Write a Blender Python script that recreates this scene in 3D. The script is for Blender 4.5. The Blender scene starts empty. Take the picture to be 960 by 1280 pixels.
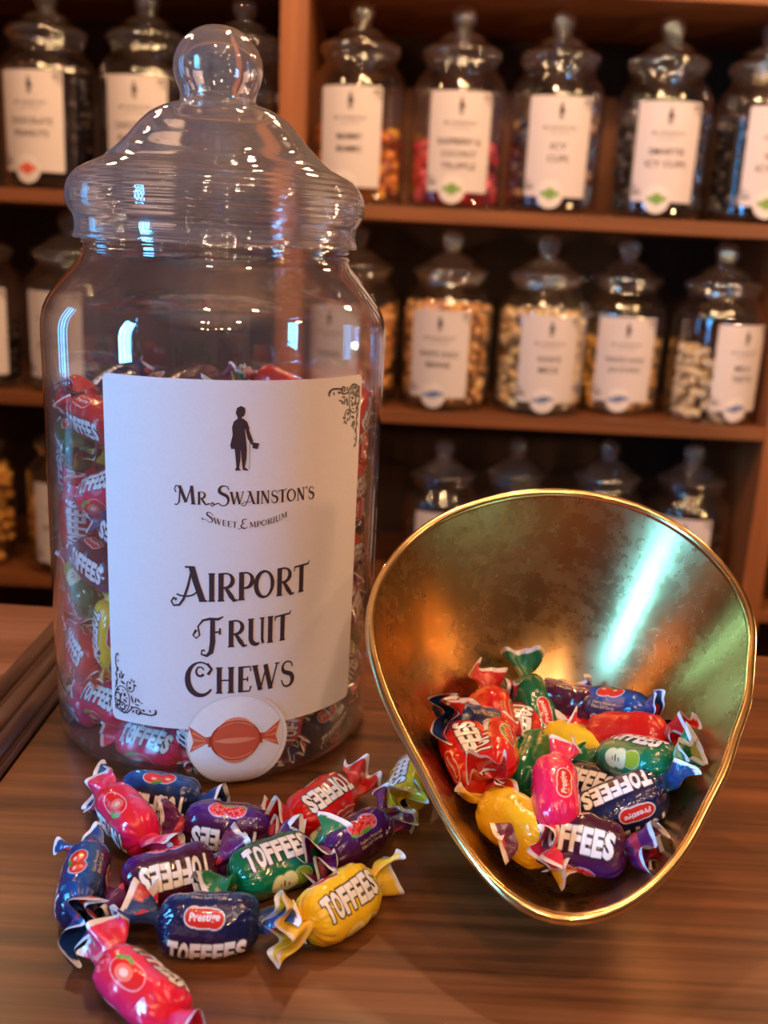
import bpy, bmesh, math, random
import numpy as np
from mathutils import Vector, Matrix, Euler

S = bpy.context.scene
random.seed(7); RNG = np.random.RandomState(7)
PI = math.pi
def R(d): return math.radians(d)

# ------------------------------------------------------------------ camera
EYE = Vector((0, 0, .248)); PITCH = R(15.2); ROLL = R(2.8)
fw = Vector((0, math.cos(PITCH), -math.sin(PITCH)))
up0 = Vector((0, math.sin(PITCH), math.cos(PITCH))); rt0 = Vector((1, 0, 0))
rt = rt0 * math.cos(ROLL) + up0 * math.sin(ROLL)
up = -rt0 * math.sin(ROLL) + up0 * math.cos(ROLL)
cd = bpy.data.cameras.new('camera'); cam = bpy.data.objects.new('camera', cd)
S.collection.objects.link(cam)
cam.matrix_world = Matrix(((rt.x, up.x, -fw.x, EYE.x), (rt.y, up.y, -fw.y, EYE.y), (rt.z, up.z, -fw.z, EYE.z), (0, 0, 0, 1)))
cd.sensor_fit = 'VERTICAL'; cd.sensor_height = 24; cd.lens = 24 * 1240 / 1280
cd.clip_start = .01; cd.clip_end = 30
cd.dof.use_dof = True; cd.dof.focus_distance = .405; cd.dof.aperture_fstop = 6.2
S.camera = cam
S.view_settings.view_transform = 'Standard'; S.view_settings.look = 'None'
S.view_settings.gamma = 1; S.view_settings.exposure = 0.0
S.cycles.max_bounces = 14; S.cycles.transparent_max_bounces = 40
S.cycles.transmission_bounces = 12; S.cycles.glossy_bounces = 5; S.cycles.diffuse_bounces = 3
S.cycles.sample_clamp_indirect = 0.0

# ------------------------------------------------------------------ world and lamps
W = bpy.data.worlds.new('world'); S.world = W; W.use_nodes = True
W.node_tree.nodes['Background'].inputs[0].default_value = (.35, .24, .2, 1)
W.node_tree.nodes['Background'].inputs[1].default_value = .12

def lamp(name, loc, power, col, size=.03):
    l = bpy.data.lights.new(name, 'POINT'); l.energy = power; l.color = col; l.shadow_soft_size = size
    o = bpy.data.objects.new(name, l); o.location = loc; S.collection.objects.link(o); return o
WARM = (1, .55, .25); SOFT = (1, .72, .52)
# bare bulbs hung in rows over the shop floor, and one over the counter's far side
lamp('counter_bulb', (.03, .93, 1.12), 16, (1, .60, .32), .022)
lamp('side_bulb', (1.0, .10, 1.0), 9, WARM, .03)
for x, y, z, p, c in ((-.10, -.15, 1.35, 11, WARM), (-.10, -1.0, 1.33, 14, SOFT), (-.08, -1.9, 1.36, 16, WARM), (.45, .0, 1.40, 15, WARM), (.52, -.8, 1.36, 17, SOFT), (.60, -1.7, 1.36, 17, WARM)):
    lamp('ceiling_bulb', (x, y, z), p, c, .034)
for x, p in ((-.55, 6.0), (.12, 5.5), (.72, 6.5)):
    lamp('shelf_fill_light', (x, 1.12, .80), p, (1, .56, .27), .025)  # added fill lights above the frame that warm the shelves, not real bulbs
lamp('low_shelf_fill_light', (.98, .86, .14), 14, (1, .55, .26), .03)  # added low fill from the right, out of view, to warm the middle row

# ------------------------------------------------------------------ helpers
def link(o): S.collection.objects.link(o); return o
def tag(o, label=None, cat=None, group=None, kind=None):
    if label: o['label'] = label
    if cat: o['category'] = cat
    if group: o['group'] = group
    if kind: o['kind'] = kind
    return o
def empty(name, loc=(0, 0, 0), rz=0):
    o = bpy.data.objects.new(name, None); o.location = loc; o.rotation_euler = (0, 0, rz); o.empty_display_size = .02
    return link(o)
def mesh(name, v, f, smooth=True):
    m = bpy.data.meshes.new(name); m.from_pydata([tuple(p) for p in v], [], [tuple(int(i) for i in q) for q in f]); m.update()
    if smooth: m.polygons.foreach_set('use_smooth', [True] * len(m.polygons))
    return m
def obj(name, me, mat=None, parent=None, loc=None):
    o = bpy.data.objects.new(name, me); link(o)
    if mat is not None and not me.materials: me.materials.append(mat)
    if parent is not None: o.parent = parent
    if loc is not None: o.location = loc
    return o
def box(name, x0, x1, y0, y1, z0, z1, mat, parent=None, bevel=.0, segs=2):
    bm = bmesh.new(); bmesh.ops.create_cube(bm, size=1)
    for v in bm.verts:
        v.co = Vector((x0 + (v.co.x + .5) * (x1 - x0), y0 + (v.co.y + .5) * (y1 - y0), z0 + (v.co.z + .5) * (z1 - z0)))
    if bevel: bmesh.ops.bevel(bm, geom=bm.edges[:], offset=bevel, segments=segs, affect='EDGES', profile=.6)
    me = bpy.data.meshes.new(name); bm.to_mesh(me); bm.free()
    return obj(name, me, mat, parent)
def lathe(prof, segs=96, mod=None, closed=False):
    v = []; f = []; n = len(prof)
    for i, (z, r) in enumerate(prof):
        for k in range(segs):
            a = 2 * PI * k / segs; rr = r
            if mod: rr = mod(r, z, a)
            v.append((rr * math.sin(a), -rr * math.cos(a), z))
    for i in range(n - 1):
        for k in range(segs):
            a = i * segs + k; b = i * segs + (k + 1) % segs
            f.append((a, b, b + segs, a + segs))
    if closed:
        for k in range(segs):
            a = (n - 1) * segs + k; b = (n - 1) * segs + (k + 1) % segs
            f.append((a, b, (k + 1) % segs, k))
    return v, f
def smooth_prof(p, n):
    """Catmull-Rom through the profile points, n per span"""
    p = [np.array(q, float) for q in p]; out = []
    for i in range(len(p) - 1):
        a = p[max(i - 1, 0)]; b = p[i]; c = p[i + 1]; d = p[min(i + 2, len(p) - 1)]
        for k in range(n):
            t = k / n
            out.append(.5 * ((2 * b) + (c - a) * t + (2 * a - 5 * b + 4 * c - d) * t * t + (3 * b - a - 3 * c + d) * t ** 3))
    out.append(p[-1]); return [(float(q[0]), max(float(q[1]), 0)) for q in out]

# ------------------------------------------------------------------ materials
def nt(name):
    m = bpy.data.materials.new(name); m.use_nodes = True; t = m.node_tree
    return m, t, t.nodes['Principled BSDF']
def N(t, kind, **kw):
    n = t.nodes.new(kind)
    for k, v in kw.items():
        if k in n.inputs: n.inputs[k].default_value = v
        else: setattr(n, k, v)
    return n
def plain(name, col, rough=.5, metal=0, noise=.0, scale=60, bump=0, coat=0, spec=.5):
    m, t, p = nt(name)
    p.inputs['Roughness'].default_value = rough; p.inputs['Metallic'].default_value = metal
    p.inputs['Coat Weight'].default_value = coat; p.inputs['Coat Roughness'].default_value = .08
    p.inputs['Specular IOR Level'].default_value = spec
    tc = N(t, 'ShaderNodeTexCoord'); ns = N(t, 'ShaderNodeTexNoise', Scale=scale, Detail=4.0)
    t.links.new(tc.outputs['Object'], ns.inputs['Vector'])
    rp = N(t, 'ShaderNodeValToRGB')
    rp.color_ramp.elements[0].position = .3; rp.color_ramp.elements[1].position = .7
    rp.color_ramp.elements[0].color = tuple(c * (1 - noise) for c in col) + (1,)
    rp.color_ramp.elements[1].color = tuple(min(1, c * (1 + noise)) for c in col) + (1,)
    t.links.new(ns.outputs[0], rp.inputs[0]); t.links.new(rp.outputs[0], p.inputs['Base Color'])
    if bump:
        b = N(t, 'ShaderNodeBump', Strength=bump, Distance=.001); t.links.new(ns.outputs[0], b.inputs['Height']); t.links.new(b.outputs[0], p.inputs['Normal'])
    return m
def wood(name, dark, mid, light, along='X', rough=.35, fine=1.0, coat=.0, scale=1.0):
    m, t, p = nt(name)
    tc = N(t, 'ShaderNodeTexCoord'); mp = N(t, 'ShaderNodeMapping')
    lo, hi = 3.0 * scale, 95.0 * scale
    mp.inputs['Scale'].default_value = {'X': (lo, hi, hi), 'Y': (hi, lo, hi), 'Z': (hi, hi, lo)}[along]
    t.links.new(tc.outputs['Object'], mp.inputs['Vector'])
    n1 = N(t, 'ShaderNodeTexNoise', Scale=1.0, Detail=6.0, Roughness=.65, Distortion=.4)
    t.links.new(mp.outputs[0], n1.inputs['Vector'])
    mp2 = N(t, 'ShaderNodeMapping')
    mp2.inputs['Scale'].default_value = {'X': (1.6 * scale, 22 * scale, 22 * scale), 'Y': (22 * scale, 1.6 * scale, 22 * scale), 'Z': (22 * scale, 22 * scale, 1.6 * scale)}[along]
    t.links.new(tc.outputs['Object'], mp2.inputs['Vector'])
    n2 = N(t, 'ShaderNodeTexNoise', Scale=1.0, Detail=3.0, Roughness=.5, Distortion=1.2)
    t.links.new(mp2.outputs[0], n2.inputs['Vector'])
    mx = N(t, 'ShaderNodeMix'); mx.data_type = 'FLOAT'; mx.inputs[0].default_value = .45
    t.links.new(n1.outputs[0], mx.inputs[2]); t.links.new(n2.outputs[0], mx.inputs[3])
    rp = N(t, 'ShaderNodeValToRGB'); e = rp.color_ramp.elements
    e[0].position = .36; e[0].color = dark + (1,); e[1].position = .66; e[1].color = light + (1,)
    k = e.new(.5); k.color = mid + (1,)
    t.links.new(mx.outputs[0], rp.inputs[0]); t.links.new(rp.outputs[0], p.inputs['Base Color'])
    b = N(t, 'ShaderNodeBump', Strength=.25 * fine, Distance=.0006); t.links.new(n1.outputs[0], b.inputs['Height']); t.links.new(b.outputs[0], p.inputs['Normal'])
    p.inputs['Roughness'].default_value = rough; p.inputs['Coat Weight'].default_value = coat
    return m
def thin_glass(name, *a_, mult=1.5, **k_):
    m = _thin_glass(name, *a_, **k_)
    [n for n in m.node_tree.nodes if n.type == 'MATH'][0].inputs[1].default_value = mult
    return m
def _thin_glass(name, tint=(.96, .97, .98), gloss=1.0, rough=.02, bump=0, bscale=30, haze=0.0):
    """thin walled clear plastic: see-through film plus Fresnel mirror reflection"""
    m = bpy.data.materials.new(name); m.use_nodes = True; t = m.node_tree; t.nodes.clear()
    out = N(t, 'ShaderNodeOutputMaterial'); tr = N(t, 'ShaderNodeBsdfTransparent'); tr.inputs[0].default_value = tint + (1,)
    gl = N(t, 'ShaderNodeBsdfGlossy', Roughness=rough); gl.inputs[0].default_value = (gloss, gloss, gloss, 1)
    fr = N(t, 'ShaderNodeFresnel', IOR=1.58); mx = N(t, 'ShaderNodeMixShader')
    # both faces of a thin wall reflect alike, so undo the node's index swap on back faces
    ge = N(t, 'ShaderNodeNewGeometry'); mr_ = N(t, 'ShaderNodeMapRange'); mr_.inputs[3].default_value = 1.58; mr_.inputs[4].default_value = 1 / 1.58
    t.links.new(ge.outputs['Backfacing'], mr_.inputs[0]); t.links.new(mr_.outputs[0], fr.inputs['IOR'])
    mul = N(t, 'ShaderNodeMath', operation='MULTIPLY_ADD'); mul.inputs[1].default_value = 1.5; mul.inputs[2].default_value = .01; mul.use_clamp = True
    t.links.new(fr.outputs[0], mul.inputs[0]); t.links.new(mul.outputs[0], mx.inputs[0])
    last = tr.outputs[0]
    if haze:
        df = N(t, 'ShaderNodeBsdfDiffuse'); df.inputs[0].default_value = (.8, .8, .82, 1)
        tl = N(t, 'ShaderNodeBsdfTranslucent'); tl.inputs[0].default_value = (.8, .8, .82, 1)
        a = N(t, 'ShaderNodeMixShader'); a.inputs[0].default_value = .5
        t.links.new(df.outputs[0], a.inputs[1]); t.links.new(tl.outputs[0], a.inputs[2])
        b = N(t, 'ShaderNodeMixShader'); b.inputs[0].default_value = haze
        t.links.new(tr.outputs[0], b.inputs[1]); t.links.new(a.outputs[0], b.inputs[2]); last = b.outputs[0]
    t.links.new(last, mx.inputs[1]); t.links.new(gl.outputs[0], mx.inputs[2]); t.links.new(mx.outputs[0], out.inputs[0])
    if bump:
        tc = N(t, 'ShaderNodeTexCoord'); ns = N(t, 'ShaderNodeTexNoise', Scale=bscale, Detail=2.0)
        mp = N(t, 'ShaderNodeMapping'); mp.inputs['Scale'].default_value = (.6, .6, 3.0)
        t.links.new(tc.outputs['Object'], mp.inputs['Vector']); t.links.new(mp.outputs[0], ns.inputs['Vector'])
        b = N(t, 'ShaderNodeBump', Strength=bump, Distance=.002); t.links.new(ns.outputs[0], b.inputs['Height'])
        t.links.new(b.outputs[0], gl.inputs['Normal'])
    return m
def attr_mat(name, rough=.25, coat=.6, bump=.25, bscale=260, spec=.6, metal=0.0):
    m, t, p = nt(name)
    a = N(t, 'ShaderNodeAttribute', attribute_name='print'); t.links.new(a.outputs['Color'], p.inputs['Base Color'])
    p.inputs['Roughness'].default_value = rough; p.inputs['Coat Weight'].default_value = coat; p.inputs['Coat Roughness'].default_value = .06
    p.inputs['Specular IOR Level'].default_value = spec; p.inputs['Metallic'].default_value = metal
    if bump:
        tc = N(t, 'ShaderNodeTexCoord'); ns = N(t, 'ShaderNodeTexNoise', Scale=bscale, Detail=2.0, Distortion=1.0)
        t.links.new(tc.outputs['Object'], ns.inputs['Vector'])
        b = N(t, 'ShaderNodeBump', Strength=bump, Distance=.0012); t.links.new(ns.outputs[0], b.inputs['Height'])
        t.links.new(b.outputs[0], p.inputs['Normal']); t.links.new(b.outputs[0], p.inputs['Coat Normal'])
    return m
def glow(name, col, s):
    m = bpy.data.materials.new(name); m.use_nodes = True; t = m.node_tree; t.nodes.clear()
    o = N(t, 'ShaderNodeOutputMaterial'); e = N(t, 'ShaderNodeEmission', Strength=s); e.inputs[0].default_value = col + (1,)
    t.links.new(e.outputs[0], o.inputs[0]); return m

M_COUNTER = wood('walnut_laminate', (.050, .017, .005), (.15, .050, .014), (.27, .100, .033), 'X', rough=.34, fine=.6, scale=1.4)
M_COUNTER_L = wood('walnut_laminate_pale', (.15, .052, .022), (.26, .10, .045), (.37, .165, .085), 'X', rough=.36, fine=.5, scale=1.3)
M_MOULD = wood('dark_moulding', (.035, .016, .009), (.09, .042, .024), (.19, .10, .06), 'Y', rough=.28, fine=.8, coat=.2)
M_SHELF = wood('reddish_shelf_wood', (.14, .045, .013), (.22, .075, .022), (.31, .115, .038), 'X', rough=.5, scale=.7)
M_POST = wood('reddish_upright_wood', (.19, .058, .017), (.29, .095, .028), (.38, .14, .045), 'Z', rough=.5, scale=.7)
M_BGLID = thin_glass('shelf_lid_plastic', (.93, .94, .95), 1, .012, bump=.0, bscale=24, haze=.05, mult=2.6)
M_BACK = wood('dark_back_panel', (.025, .010, .005), (.042, .017, .008), (.06, .026, .013), 'Z', rough=.65, scale=.5)
M_BOARD = wood('brown_board', (.17, .06, .022), (.23, .085, .032), (.28, .11, .044), 'Z', rough=.6, scale=.4)
M_WALL = plain('dark_brown_wall', (.13, .075, .05), .8, noise=.15, scale=8)
M_FLOOR = wood('shop_floor', (.08, .04, .02), (.14, .07, .04), (.2, .1, .06), 'Y', rough=.5, scale=.3)
M_CEIL = plain('ceiling_paint', (.20, .13, .09), .8, noise=.1, scale=6)
M_BODYGLASS = thin_glass('clear_jar_plastic', (.965, .97, .975), 1, .02, bump=.12, bscale=22, haze=.022)
M_LIDGLASS = thin_glass('clear_lid_plastic', (.955, .965, .97), 1, .05, bump=.30, bscale=26, haze=.28)
M_BGGLASS = thin_glass('shelf_jar_plastic', (.95, .955, .96), 1, .012, bump=.0, bscale=20, haze=.008, mult=2.2)
M_LIDREAL = bpy.data.materials.new('solid_clear_plastic'); M_LIDREAL.use_nodes = True
_p = M_LIDREAL.node_tree.nodes['Principled BSDF']; _p.inputs['Base Color'].default_value = (.97, .98, .99, 1); _p.inputs['Transmission Weight'].default_value = 1
_p.inputs['IOR'].default_value = 1.49; _p.inputs['Roughness'].default_value = .03
_t = M_LIDREAL.node_tree; _n = N(_t, 'ShaderNodeTexNoise', Scale=24.0, Detail=2.0); _c = N(_t, 'ShaderNodeTexCoord'); _b = N(_t, 'ShaderNodeBump', Strength=.25, Distance=.002)
_d = N(_t, 'ShaderNodeBsdfDiffuse'); _l = N(_t, 'ShaderNodeBsdfTranslucent'); _m1 = N(_t, 'ShaderNodeMixShader'); _m2 = N(_t, 'ShaderNodeMixShader')
_d.inputs[0].default_value = (.85, .87, .9, 1); _l.inputs[0].default_value = (.85, .87, .9, 1); _m1.inputs[0].default_value = .4; _m2.inputs[0].default_value = .06
_t.links.new(_d.outputs[0], _m1.inputs[1]); _t.links.new(_l.outputs[0], _m1.inputs[2]); _t.links.new(_p.outputs[0], _m2.inputs[1]); _t.links.new(_m1.outputs[0], _m2.inputs[2])
_t.links.new(_m2.outputs[0], _t.nodes['Material Output'].inputs[0])
_t.links.new(_c.outputs['Object'], _n.inputs['Vector']); _t.links.new(_n.outputs[0], _b.inputs['Height']); _t.links.new(_b.outputs[0], _p.inputs['Normal'])
M_PAPER = plain('label_paper', (.70, .655, .68), .55, noise=.02, scale=700, bump=.05)
M_INK = plain('label_ink', (.045, .022, .028), .5, noise=.1, scale=300)
M_STICKER = plain('sticker_film', (.80, .76, .77), .35, noise=.02, scale=300)
M_STICKLINE = plain('sticker_grey_line', (.62, .58, .58), .4)
M_OR1 = plain('sweet_drawing_red', (.62, .10, .045), .4); M_OR2 = plain('sweet_drawing_coral', (.80, .24, .13), .4); M_OR0 = plain('sweet_drawing_dark', (.42, .045, .02), .4)
M_GREEN = plain('sticker_green', (.20, .38, .07), .5); M_BLUE = plain('sticker_blue', (.12, .20, .42), .5); M_RED = plain('sticker_red', (.75, .12, .08), .5)
M_WRAP = attr_mat('printed_wrapper', .22, .75, .26, 300, .4)
M_FAN = attr_mat('twisted_wrapper_film', .26, .7, .35, 420)
M_BLOB = attr_mat('sweet_colours', .45, .1, 0)
M_FOIL = attr_mat('shiny_sweet_colours', .22, .6, .3, 120)

# ------------------------------------------------------------------ room
def struct(o): o['kind'] = 'structure'; return o
struct(box('floor', -1.45, 2.6, -3.6, 2.1, -1.0, -.9, M_FLOOR))
struct(box('ceiling', -1.45, 2.6, -3.6, 2.1, 1.7, 1.8, M_CEIL))
struct(box('wall_back', -1.45, 2.6, 2.0, 2.1, -.9, 1.7, M_WALL))
struct(box('wall_front', -1.45, 2.6, -3.6, -3.5, -.9, 1.7, M_WALL))
struct(box('wall_right', 2.5, 2.6, -3.5, 2.0, -.9, 1.7, M_WALL))
WIN = [('window_1', .68, .90, -.05, .75), ('window_2', -.80, -.46, -.05, 1.05)]
XL = -1.35
wl = empty('wall_left'); struct(wl)
for a, b in ((-3.5, -.80), (-.46, .68), (.90, 2.0)): box('wall_panel', XL - .1, XL, a, b, -.9, 1.7, M_WALL, wl)
for n, a, b, c, d in WIN:
    box('wall_panel', XL - .1, XL, a, b, -.9, c, M_WALL, wl); box('wall_panel', XL - .1, XL, a, b, d, 1.7, M_WALL, wl)
M_DAY = glow('daylight_pane', (.09, .45, .95), 120.0); M_DAY1 = glow('shaded_daylight_pane', (.07, .44, .95), 10.0)
M_FRAME = plain('window_frame_paint', (.05, .04, .04), .5)
for n, a, b, c, d in WIN:
    w = struct(empty(n, (XL, (a + b) / 2, c)))
    def wb(nm, y0, y1, z0, z1, m, x0=-2.56, x1=-2.48):
        o = box(nm, x0 + 2.5, x1 + 2.5, y0 - (a + b) / 2, y1 - (a + b) / 2, z0 - c, z1 - c, m, w); return o
    k = 3; wd = (b - a) / k
    for i in range(k): wb('window_pane', a + i * wd + .012, a + (i + 1) * wd - .012, c + .04, d - .04, M_DAY if n == 'window_2' else M_DAY1, -2.545, -2.535)
    for i in range(k + 1): wb('window_frame', a + i * wd - .012, a + i * wd + .012, c, d, M_FRAME)
    wb('window_frame', a, b, c, c + .04, M_FRAME); wb('window_frame', a, b, d - .04, d, M_FRAME)

# ------------------------------------------------------------------ shelving
sh = empty('wall_shelving', (0, 1.8, -.9)); tag(sh, 'reddish brown wooden wall shelving packed with rows of sweet jars', 'shelving')
def sbox(n, x0, x1, y0, y1, z0, z1, m, bevel=.0015):
    return box(n, x0, x1, y0 - 1.8, y1 - 1.8, z0 + .9, z1 + .9, m, sh, bevel)
XU = [(-1.0, -.96), (-.188, -.147), (.614, .650), (1.3, 1.34)]
for a, b in XU: sbox('upright', a, b, 1.60, 1.98, -.898, 1.3, M_POST)
SZ = [.630, .302, -.015, -.330, -.64]
for z in SZ:
    for i in range(3): sbox('shelf_board', XU[i][1], XU[i + 1][0], 1.602, 1.97, z - .021, z, M_SHELF)
for i in range(3):
    sbox('back_panel', XU[i][1] - .01, XU[i + 1][0] + .01, 1.972, 1.985, -.898, 1.3, M_BACK, 0)
sbox('display_board', -.14, .40, 1.940, 1.952, .303, .520, M_BOARD)

# ------------------------------------------------------------------ counter
ct = empty('shop_counter', (0, .2, -.9)); tag(ct, 'dark walnut shop counter with a ridged moulding strip at left', 'counter')
def cpoly(name, pts, z0, z1, m, bevel=.0012):
    bm = bmesh.new(); vs = [bm.verts.new((x, y - .2, z1 + .9)) for x, y in pts]
    f = bm.faces.new(vs); bm.normal_update()
    if f.normal.z < 0: f.normal_flip()
    e = bmesh.ops.extrude_face_region(bm, geom=[f]); 
    for g in e['geom']:
        if isinstance(g, bmesh.types.BMVert): g.co.z = z0 + .9
    bmesh.ops.recalc_face_normals(bm, faces=bm.faces[:])
    bmesh.ops.bevel(bm, geom=bm.edges[:], offset=bevel, segments=2, affect='EDGES')
    me = bpy.data.meshes.new(name); bm.to_mesh(me); bm.free(); return obj(name, me, m, ct)
def yb(x): return .6135 - .045 * x        # rear edge runs very slightly askew
xs0, xs1 = -.2125, -.1735
cpoly('worktop', [(xs1, -.25), (1.3, -.25), (1.3, yb(1.3)), (xs1 + .003, yb(xs1))], -.04, 0, M_COUNTER)
cpoly('side_worktop', [(-1.2, -.25), (xs0, -.25), (xs0 + .003, yb(xs0)), (-1.2, yb(-1.2))], -.04, .0015, M_COUNTER_L)
# ridged moulding: five rounded reeds of different width
prof = []
W_ = xs1 - xs0; reeds = [(.0, .26, .0040), (.26, .36, .0018), (.36, .60, .0050), (.60, .88, .0042), (.88, .935, .0016), (.935, 1, .0022)]
for a, b, h in reeds:
    for k in range(13):
        t = k / 12; prof.append((xs0 + W_ * (a + (b - a) * t), .0008 + 1.3 * h * math.sin(PI * t) ** .6))
v = []; f = []
for j, y in enumerate((-.25, .1, .4, None)):
    for (x, z) in prof: v.append((x + (.003 if y is None else .003 * (y + .25) / .87), (yb(x) if y is None else y) - .2, z + .9))
n = len(prof)
for j in range(3):
    for i in range(n - 1): a = j * n + i; f.append((a, a + 1, a + 1 + n, a + n))
obj('reeded_moulding', mesh('reeded_moulding', v, f, False), M_MOULD, ct)
box('moulding_core', xs0 + .001, xs1 - .001, -.25 - .2, .61 - .2, -.04 + .9, .0006 + .9, M_MOULD, ct)
box('counter_front', -1.18, 1.28, .58 - .2, .60 - .2, 0.0, .86, M_MOULD, ct)
box('counter_base', -1.18, 1.28, -.2 - .2, .575 - .2, 0.0, .855, M_MOULD, ct)

# ------------------------------------------------------------------ text -> flat triangles
_tcache = {}
def text_tris(s, bold=0.0, shear=0.0):
    key = (s, bold, shear)
    if key in _tcache: return _tcache[key]
    cu = bpy.data.curves.new('t', 'FONT'); cu.body = s; cu.size = 1; cu.align_x = 'CENTER'; cu.offset = bold; cu.shear = shear; cu.resolution_u = 3
    o = bpy.data.objects.new('t', cu); S.collection.objects.link(o)
    me = bpy.data.meshes.new_from_object(o.evaluated_get(bpy.context.evaluated_depsgraph_get()))
    me.calc_loop_triangles()
    V = np.array([tuple(q.co)[:2] for q in me.vertices]); F = np.array([tuple(q.vertices) for q in me.loop_triangles])
    bpy.data.objects.remove(o); bpy.data.curves.remove(cu); bpy.data.meshes.remove(me)
    _tcache[key] = (V, F); return V, F
def raster(img, V, F):
    """fill triangles (pixel coords x,y) into boolean img[y,x]"""
    H_, W2 = img.shape
    for a, b, c in V[F]:
        x0, y0 = np.floor(np.minimum(np.minimum(a, b), c)).astype(int); x1, y1 = np.ceil(np.maximum(np.maximum(a, b), c)).astype(int) + 1
        x0 = max(x0, 0); y0 = max(y0, 0); x1 = min(x1, W2); y1 = min(y1, H_)
        if x1 <= x0 or y1 <= y0: continue
        X, Y = np.meshgrid(np.arange(x0, x1) + .5, np.arange(y0, y1) + .5)
        e = lambda p, q: (q[0] - p[0]) * (Y - p[1]) - (q[1] - p[1]) * (X - p[0])
        s1, s2, s3 = e(a, b), e(b, c), e(c, a)
        img[y0:y1, x0:x1] |= ((s1 >= 0) & (s2 >= 0) & (s3 >= 0)) | ((s1 <= 0) & (s2 <= 0) & (s3 <= 0))
def dilate(m, r):
    out = m.copy()
    for dy in range(-r, r + 1):
        for dx in range(-r, r + 1):
            if dx * dx + dy * dy <= r * r: out |= np.roll(np.roll(m, dy, 0), dx, 1)
    return out

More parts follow.
